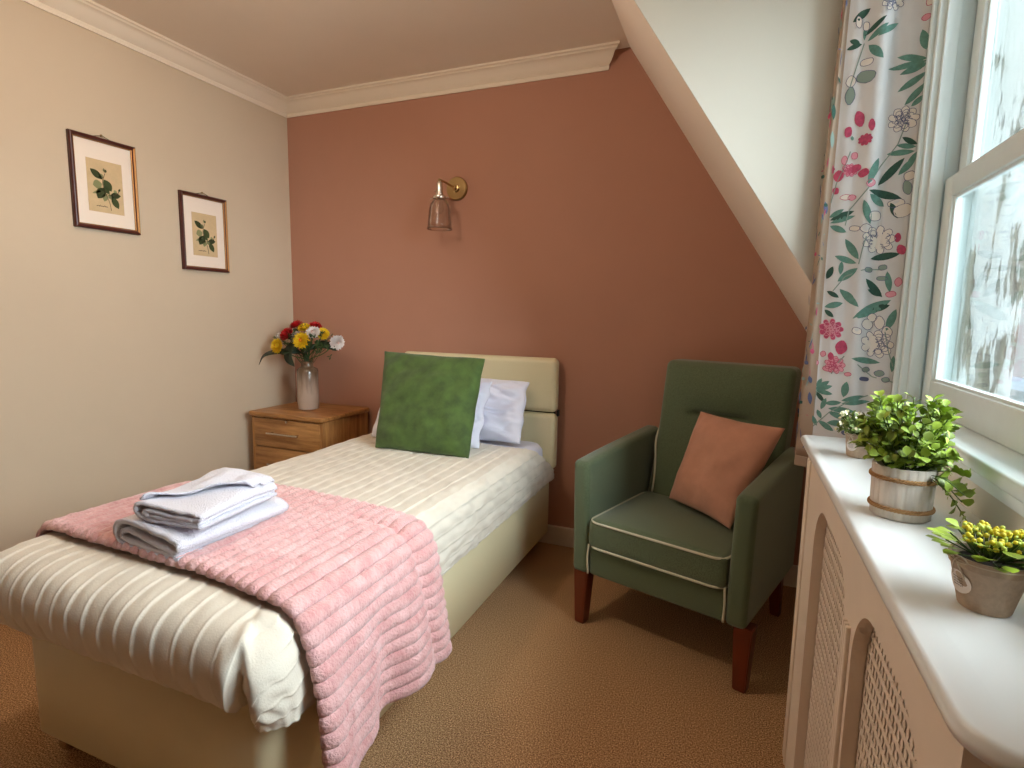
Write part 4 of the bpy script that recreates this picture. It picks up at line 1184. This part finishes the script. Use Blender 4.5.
for z0 in (.016,.060):
    bm = bmesh.new(); R_ = .0362+(z0/.074)*.0025
    for ph in (0, 2*PI/3, 4*PI/3):
        tube(bm, [((R_+.0012+.0012*math.cos(k*.9+ph))*math.cos(2*PI*k/126)*1.04, (R_+.0012+.0012*math.cos(k*.9+ph))*math.sin(2*PI*k/126), z0+.0022*math.sin(k*.9+ph)) for k in range(126)], .0014, 6, closed=True)
    o = potpart('rope_band', bm, rope, t); o['label'] = 'plaited jute band'
random.seed(21)
bm = bmesh.new()
for i in range(105):
    a = random.uniform(0,2*PI); el = random.uniform(.05,1)**.8; R_ = .060*math.sqrt(1-el*el*.55)
    top = Vector((R_*math.cos(a)*random.uniform(.8,1.12), R_*math.sin(a)*random.uniform(.8,1.15), .080+.098*el*random.uniform(.85,1.1)))
    base = Vector((.02*math.cos(a),.02*math.sin(a),.068))
    stemleaf(bm, base, top, 11, .016, .0118)
for (dx,dy,dz) in ((.055,-.055,.045),(.066,-.040,.055),(.062,-.068,.018),(.05,-.075,.06),(.07,-.02,.075)):  # trailing sprays towards the window
    stemleaf(bm, (.02,-.02,.07), (dx,dy,dz), 9, .017, .012)
for i in range(60):
    a = random.uniform(0,2*PI); r = random.uniform(.015,.036); p = Vector((r*math.cos(a), r*math.sin(a), random.uniform(.078,.10))); 
    leaf(bm, p, p+Vector((random.gauss(0,.004),random.gauss(0,.004),.006)), .003, (0,-1,.3), mi=2, n=3)
fm = [mat('box_leaf', (170,198,70), .5, island=.68), mat('plant_stem', (72,98,34), .6), mat('tiny_white_tips', (232,234,220), .6)]
potpart('foliage', bm, None, t, mats=fm)
# small pots
paper_pot = mat('kraft_pulp_pot', (196,172,148), .9, noise_=(160,.16), bump=(250,.3,.002))
def tagdisc(bm, R0_, R1_, H, ang, zc, w, h, mi, lift=.0014):
    P = []
    for k in range(20):
        a = 2*PI*k/20; z = zc+h*math.sin(a); R_ = R0_+(R1_-R0_)*z/H+lift; aa = ang+w*math.cos(a)/R_
        P.append(bm.verts.new((R_*math.cos(aa), R_*math.sin(aa), z)))
    bm.faces.new(P).material_index = mi
def smallpot(loc, r0, r1, h, label, lab_ang, rimh):
    t = thing('potted_plant', label, 'potted plant', loc)
    bm = bmesh.new(); lathe(bm, [(r0-.001,0),(r0,.0015),(r1-.0015,h-rimh),(r1,h-rimh+.0008),(r1+.001,h),(r1-.0015,h),(r1-.003,h-.008)], 40, capt=False); potpart('pot', bm, paper_pot, t, auto=50)
    bm = bmesh.new(); lathe(bm, [(r1-.003,h-.008),(.001,h-.005)], 24, capb=False); potpart('soil', bm, bpy.data.materials['dark_soil'], t)
    bm = bmesh.new(); tagdisc(bm, r0, r1, h, lab_ang, h*.5, r1*.42, h*.22, 0)
    for q in range(4):
        z = h*(.58-.05*q); R_ = r0+(r1-r0)*z/h+.0018
        pts = [(R_*math.cos(lab_ang+da), R_*math.sin(lab_ang+da), z+.0006*math.sin(da*90)) for da in [(-.20+.04*i) for i in range(11)]]
        tube(bm, pts, .00022, 4, 1)
    o = potpart('paper_tag', bm, None, t, mats=[mat('white_tag', (232,224,218), .8), M['ink']]); o['label'] = 'white oval paper tag'
    tw = bmesh.new(); zt = h*.93
    def rr(z, a, l=.0012): R_ = r0+(r1-r0)*z/h+l; return (R_*math.cos(a), R_*math.sin(a), z)
    tube(tw, [rr(zt, 2*PI*k/40) for k in range(40)], .0007, 5, closed=True)
    for s in (-1,1):
        tube(tw, catmull([rr(zt,lab_ang,.002), rr(zt+.006,lab_ang+s*.25,.004), rr(zt+.001,lab_ang+s*.42,.004), rr(zt-.002,lab_ang+s*.1,.003)], 4), .0007, 5)
        tube(tw, catmull([rr(zt,lab_ang,.002), rr(zt-.009,lab_ang+s*.16,.002), rr(zt-.018,lab_ang+s*.26,.0015)], 4), .0007, 5)
    o = potpart('twine_bow', tw, mat('pale_twine', (214,200,176), .9), t); o['label'] = 'pale twine tied in a bow'
    return t
t = smallpot((2.720,-1.262,SZ+.0005), .0205, .0265, .050, 'small potted plant with tiny cream buds in a kraft pot nearest the curtain', math.radians(228), .004)
random.seed(31); bm = bmesh.new()
for i in range(60):
    a = random.uniform(0,2*PI); el = random.random(); top = Vector((.046*math.cos(a)*math.sqrt(1-el*.6), .046*math.sin(a)*math.sqrt(1-el*.6), .056+.036*el))
    stemleaf(bm, (.01*math.cos(a),.01*math.sin(a),.045), top, 7, .013, .006)
    if i % 2 == 0:
        for q in range(3):
            d = Vector((random.gauss(0,1),random.gauss(0,1),random.gauss(.6,1))).normalized()*.008
            leaf(bm, top, top+d, .005, (0,-1,.5), mi=2, n=3)
potpart('foliage', bm, None, t, mats=[mat('mixed_small_leaf', (120,142,60), .6, island=.5), fm[1], mat('cream_buds', (236,226,190), .6)])
t = smallpot((2.717,-1.928,SZ+.0005), .0220, .0325, .054, 'small potted plant with yellow buds and paddle leaves in a kraft pot, nearest the viewer', math.radians(200), .011)
random.seed(41); bm = bmesh.new()
for i in range(46):
    a = random.uniform(0,2*PI); r = random.uniform(.026,.040); z = .055+random.uniform(-.002,.018)
    base = Vector((.012*math.cos(a),.012*math.sin(a),.052)); top = Vector((r*math.cos(a),r*math.sin(a),z))
    tube(bm, [base, top], .0007, 4, 1)
    d = Vector((math.cos(a),math.sin(a),random.uniform(-.1,.5))).normalized()*random.uniform(.016,.021)
    leaf(bm, top-d*.3, top+d*.7, .0135, (0,0,1), n=6, fold=.15, mi=0, ovate=-2, bend=.05)
for a0 in (math.radians(195),math.radians(182),math.radians(208)):
    for zz_ in (.062,.070):
        p = Vector((.034*math.cos(a0),.034*math.sin(a0),zz_)); d = Vector((math.cos(a0),math.sin(a0),.2))*.022
        leaf(bm, p, p+d, .012, (0,0,1), n=6, fold=.15, ovate=-2)
for i in range(120):
    a = random.uniform(0,2*PI); r = .030*math.sqrt(random.random()); z = .084-.35*r+random.uniform(-.006,.005)
    p = Vector((r*math.cos(a)+.004,r*math.sin(a),z)); tube(bm, [(r*.5*math.cos(a),r*.5*math.sin(a),.055), p], .0005, 3, 1)
    tt = bmesh.new(); bmesh.ops.create_icosphere(tt, subdivisions=1, radius=random.uniform(.0018,.0030), matrix=Matrix.Translation(p)); merge(bm, tt, 2 if random.random() < .6 else 3)
potpart('foliage', bm, None, t, mats=[mat('paddle_leaf', (166,190,52), .5, island=.55), fm[1], mat('yellow_buds', (232,214,50), .55, island=.3), mat('lime_buds', (190,206,90), .55)])

# ------------------------------------------------------------------ light
w = bpy.data.worlds.new('overcast'); SC.world = w; w.use_nodes = True
bg = w.node_tree.nodes['Background']; bg.inputs[0].default_value = (.86,.94,1,1); bg.inputs[1].default_value = 1.7
def area(name, loc, rot, sx_, sy_, e, col, portal=False):
    l = bpy.data.lights.new(name, 'AREA'); l.shape = 'RECTANGLE'; l.size = sx_; l.size_y = sy_; l.energy = e; l.color = col
    if portal: l.cycles.is_portal = True
    o = bpy.data.objects.new(name, l); COL.objects.link(o); o.location = loc; o.rotation_euler = rot; return o
area('dormer_daylight', (3.03,(WY0+WY1)/2,(WZ0+WZ1)/2), (0,math.radians(90),0), 1.3, 1.3, 1, (1,1,1), True)
sn = bpy.data.lights.new('hazy_sky_glow', 'SUN'); sn.energy = 28; sn.angle = math.radians(75); sn.color = (.85,.93,1)
so = bpy.data.objects.new('hazy_sky_glow', sn); COL.objects.link(so); so.rotation_euler = Vector((1,-.12,.42)).to_track_quat('Z','Y').to_euler(); so.location = (4,-2,3)
# flush ceiling lamp, just above the frame
cl_ = thing('ceiling_lamp', 'flush round ceiling lamp with opal glass', 'ceiling lamp', (1.12,-1.55,CZ)); ci = Matrix.Translation((-1.12,1.55,-CZ))
bm = bmesh.new(); lathe(bm, [(.10,-.012),(.10,0)], 32, (1.12,-1.55,CZ), capt=True); o = build('base', bm, M['brass'], cl_, auto=40); o.matrix_parent_inverse = ci
pl = bpy.data.lights.new('lamp_light', 'POINT'); pl.energy = 23; pl.color = (1,.84,.68); pl.shadow_soft_size = .018
po = bpy.data.objects.new('lamp_light', pl); COL.objects.link(po); po.location = (1.12,-1.55,CZ-.13)
bm = bmesh.new(); lathe(bm, [(.085,-.012),(.09,-.03),(.07,-.035)], 32, (1.12,-1.55,CZ), capb=False); o = build('lamp_shade', bm, M['white'], cl_); o.matrix_parent_inverse = ci
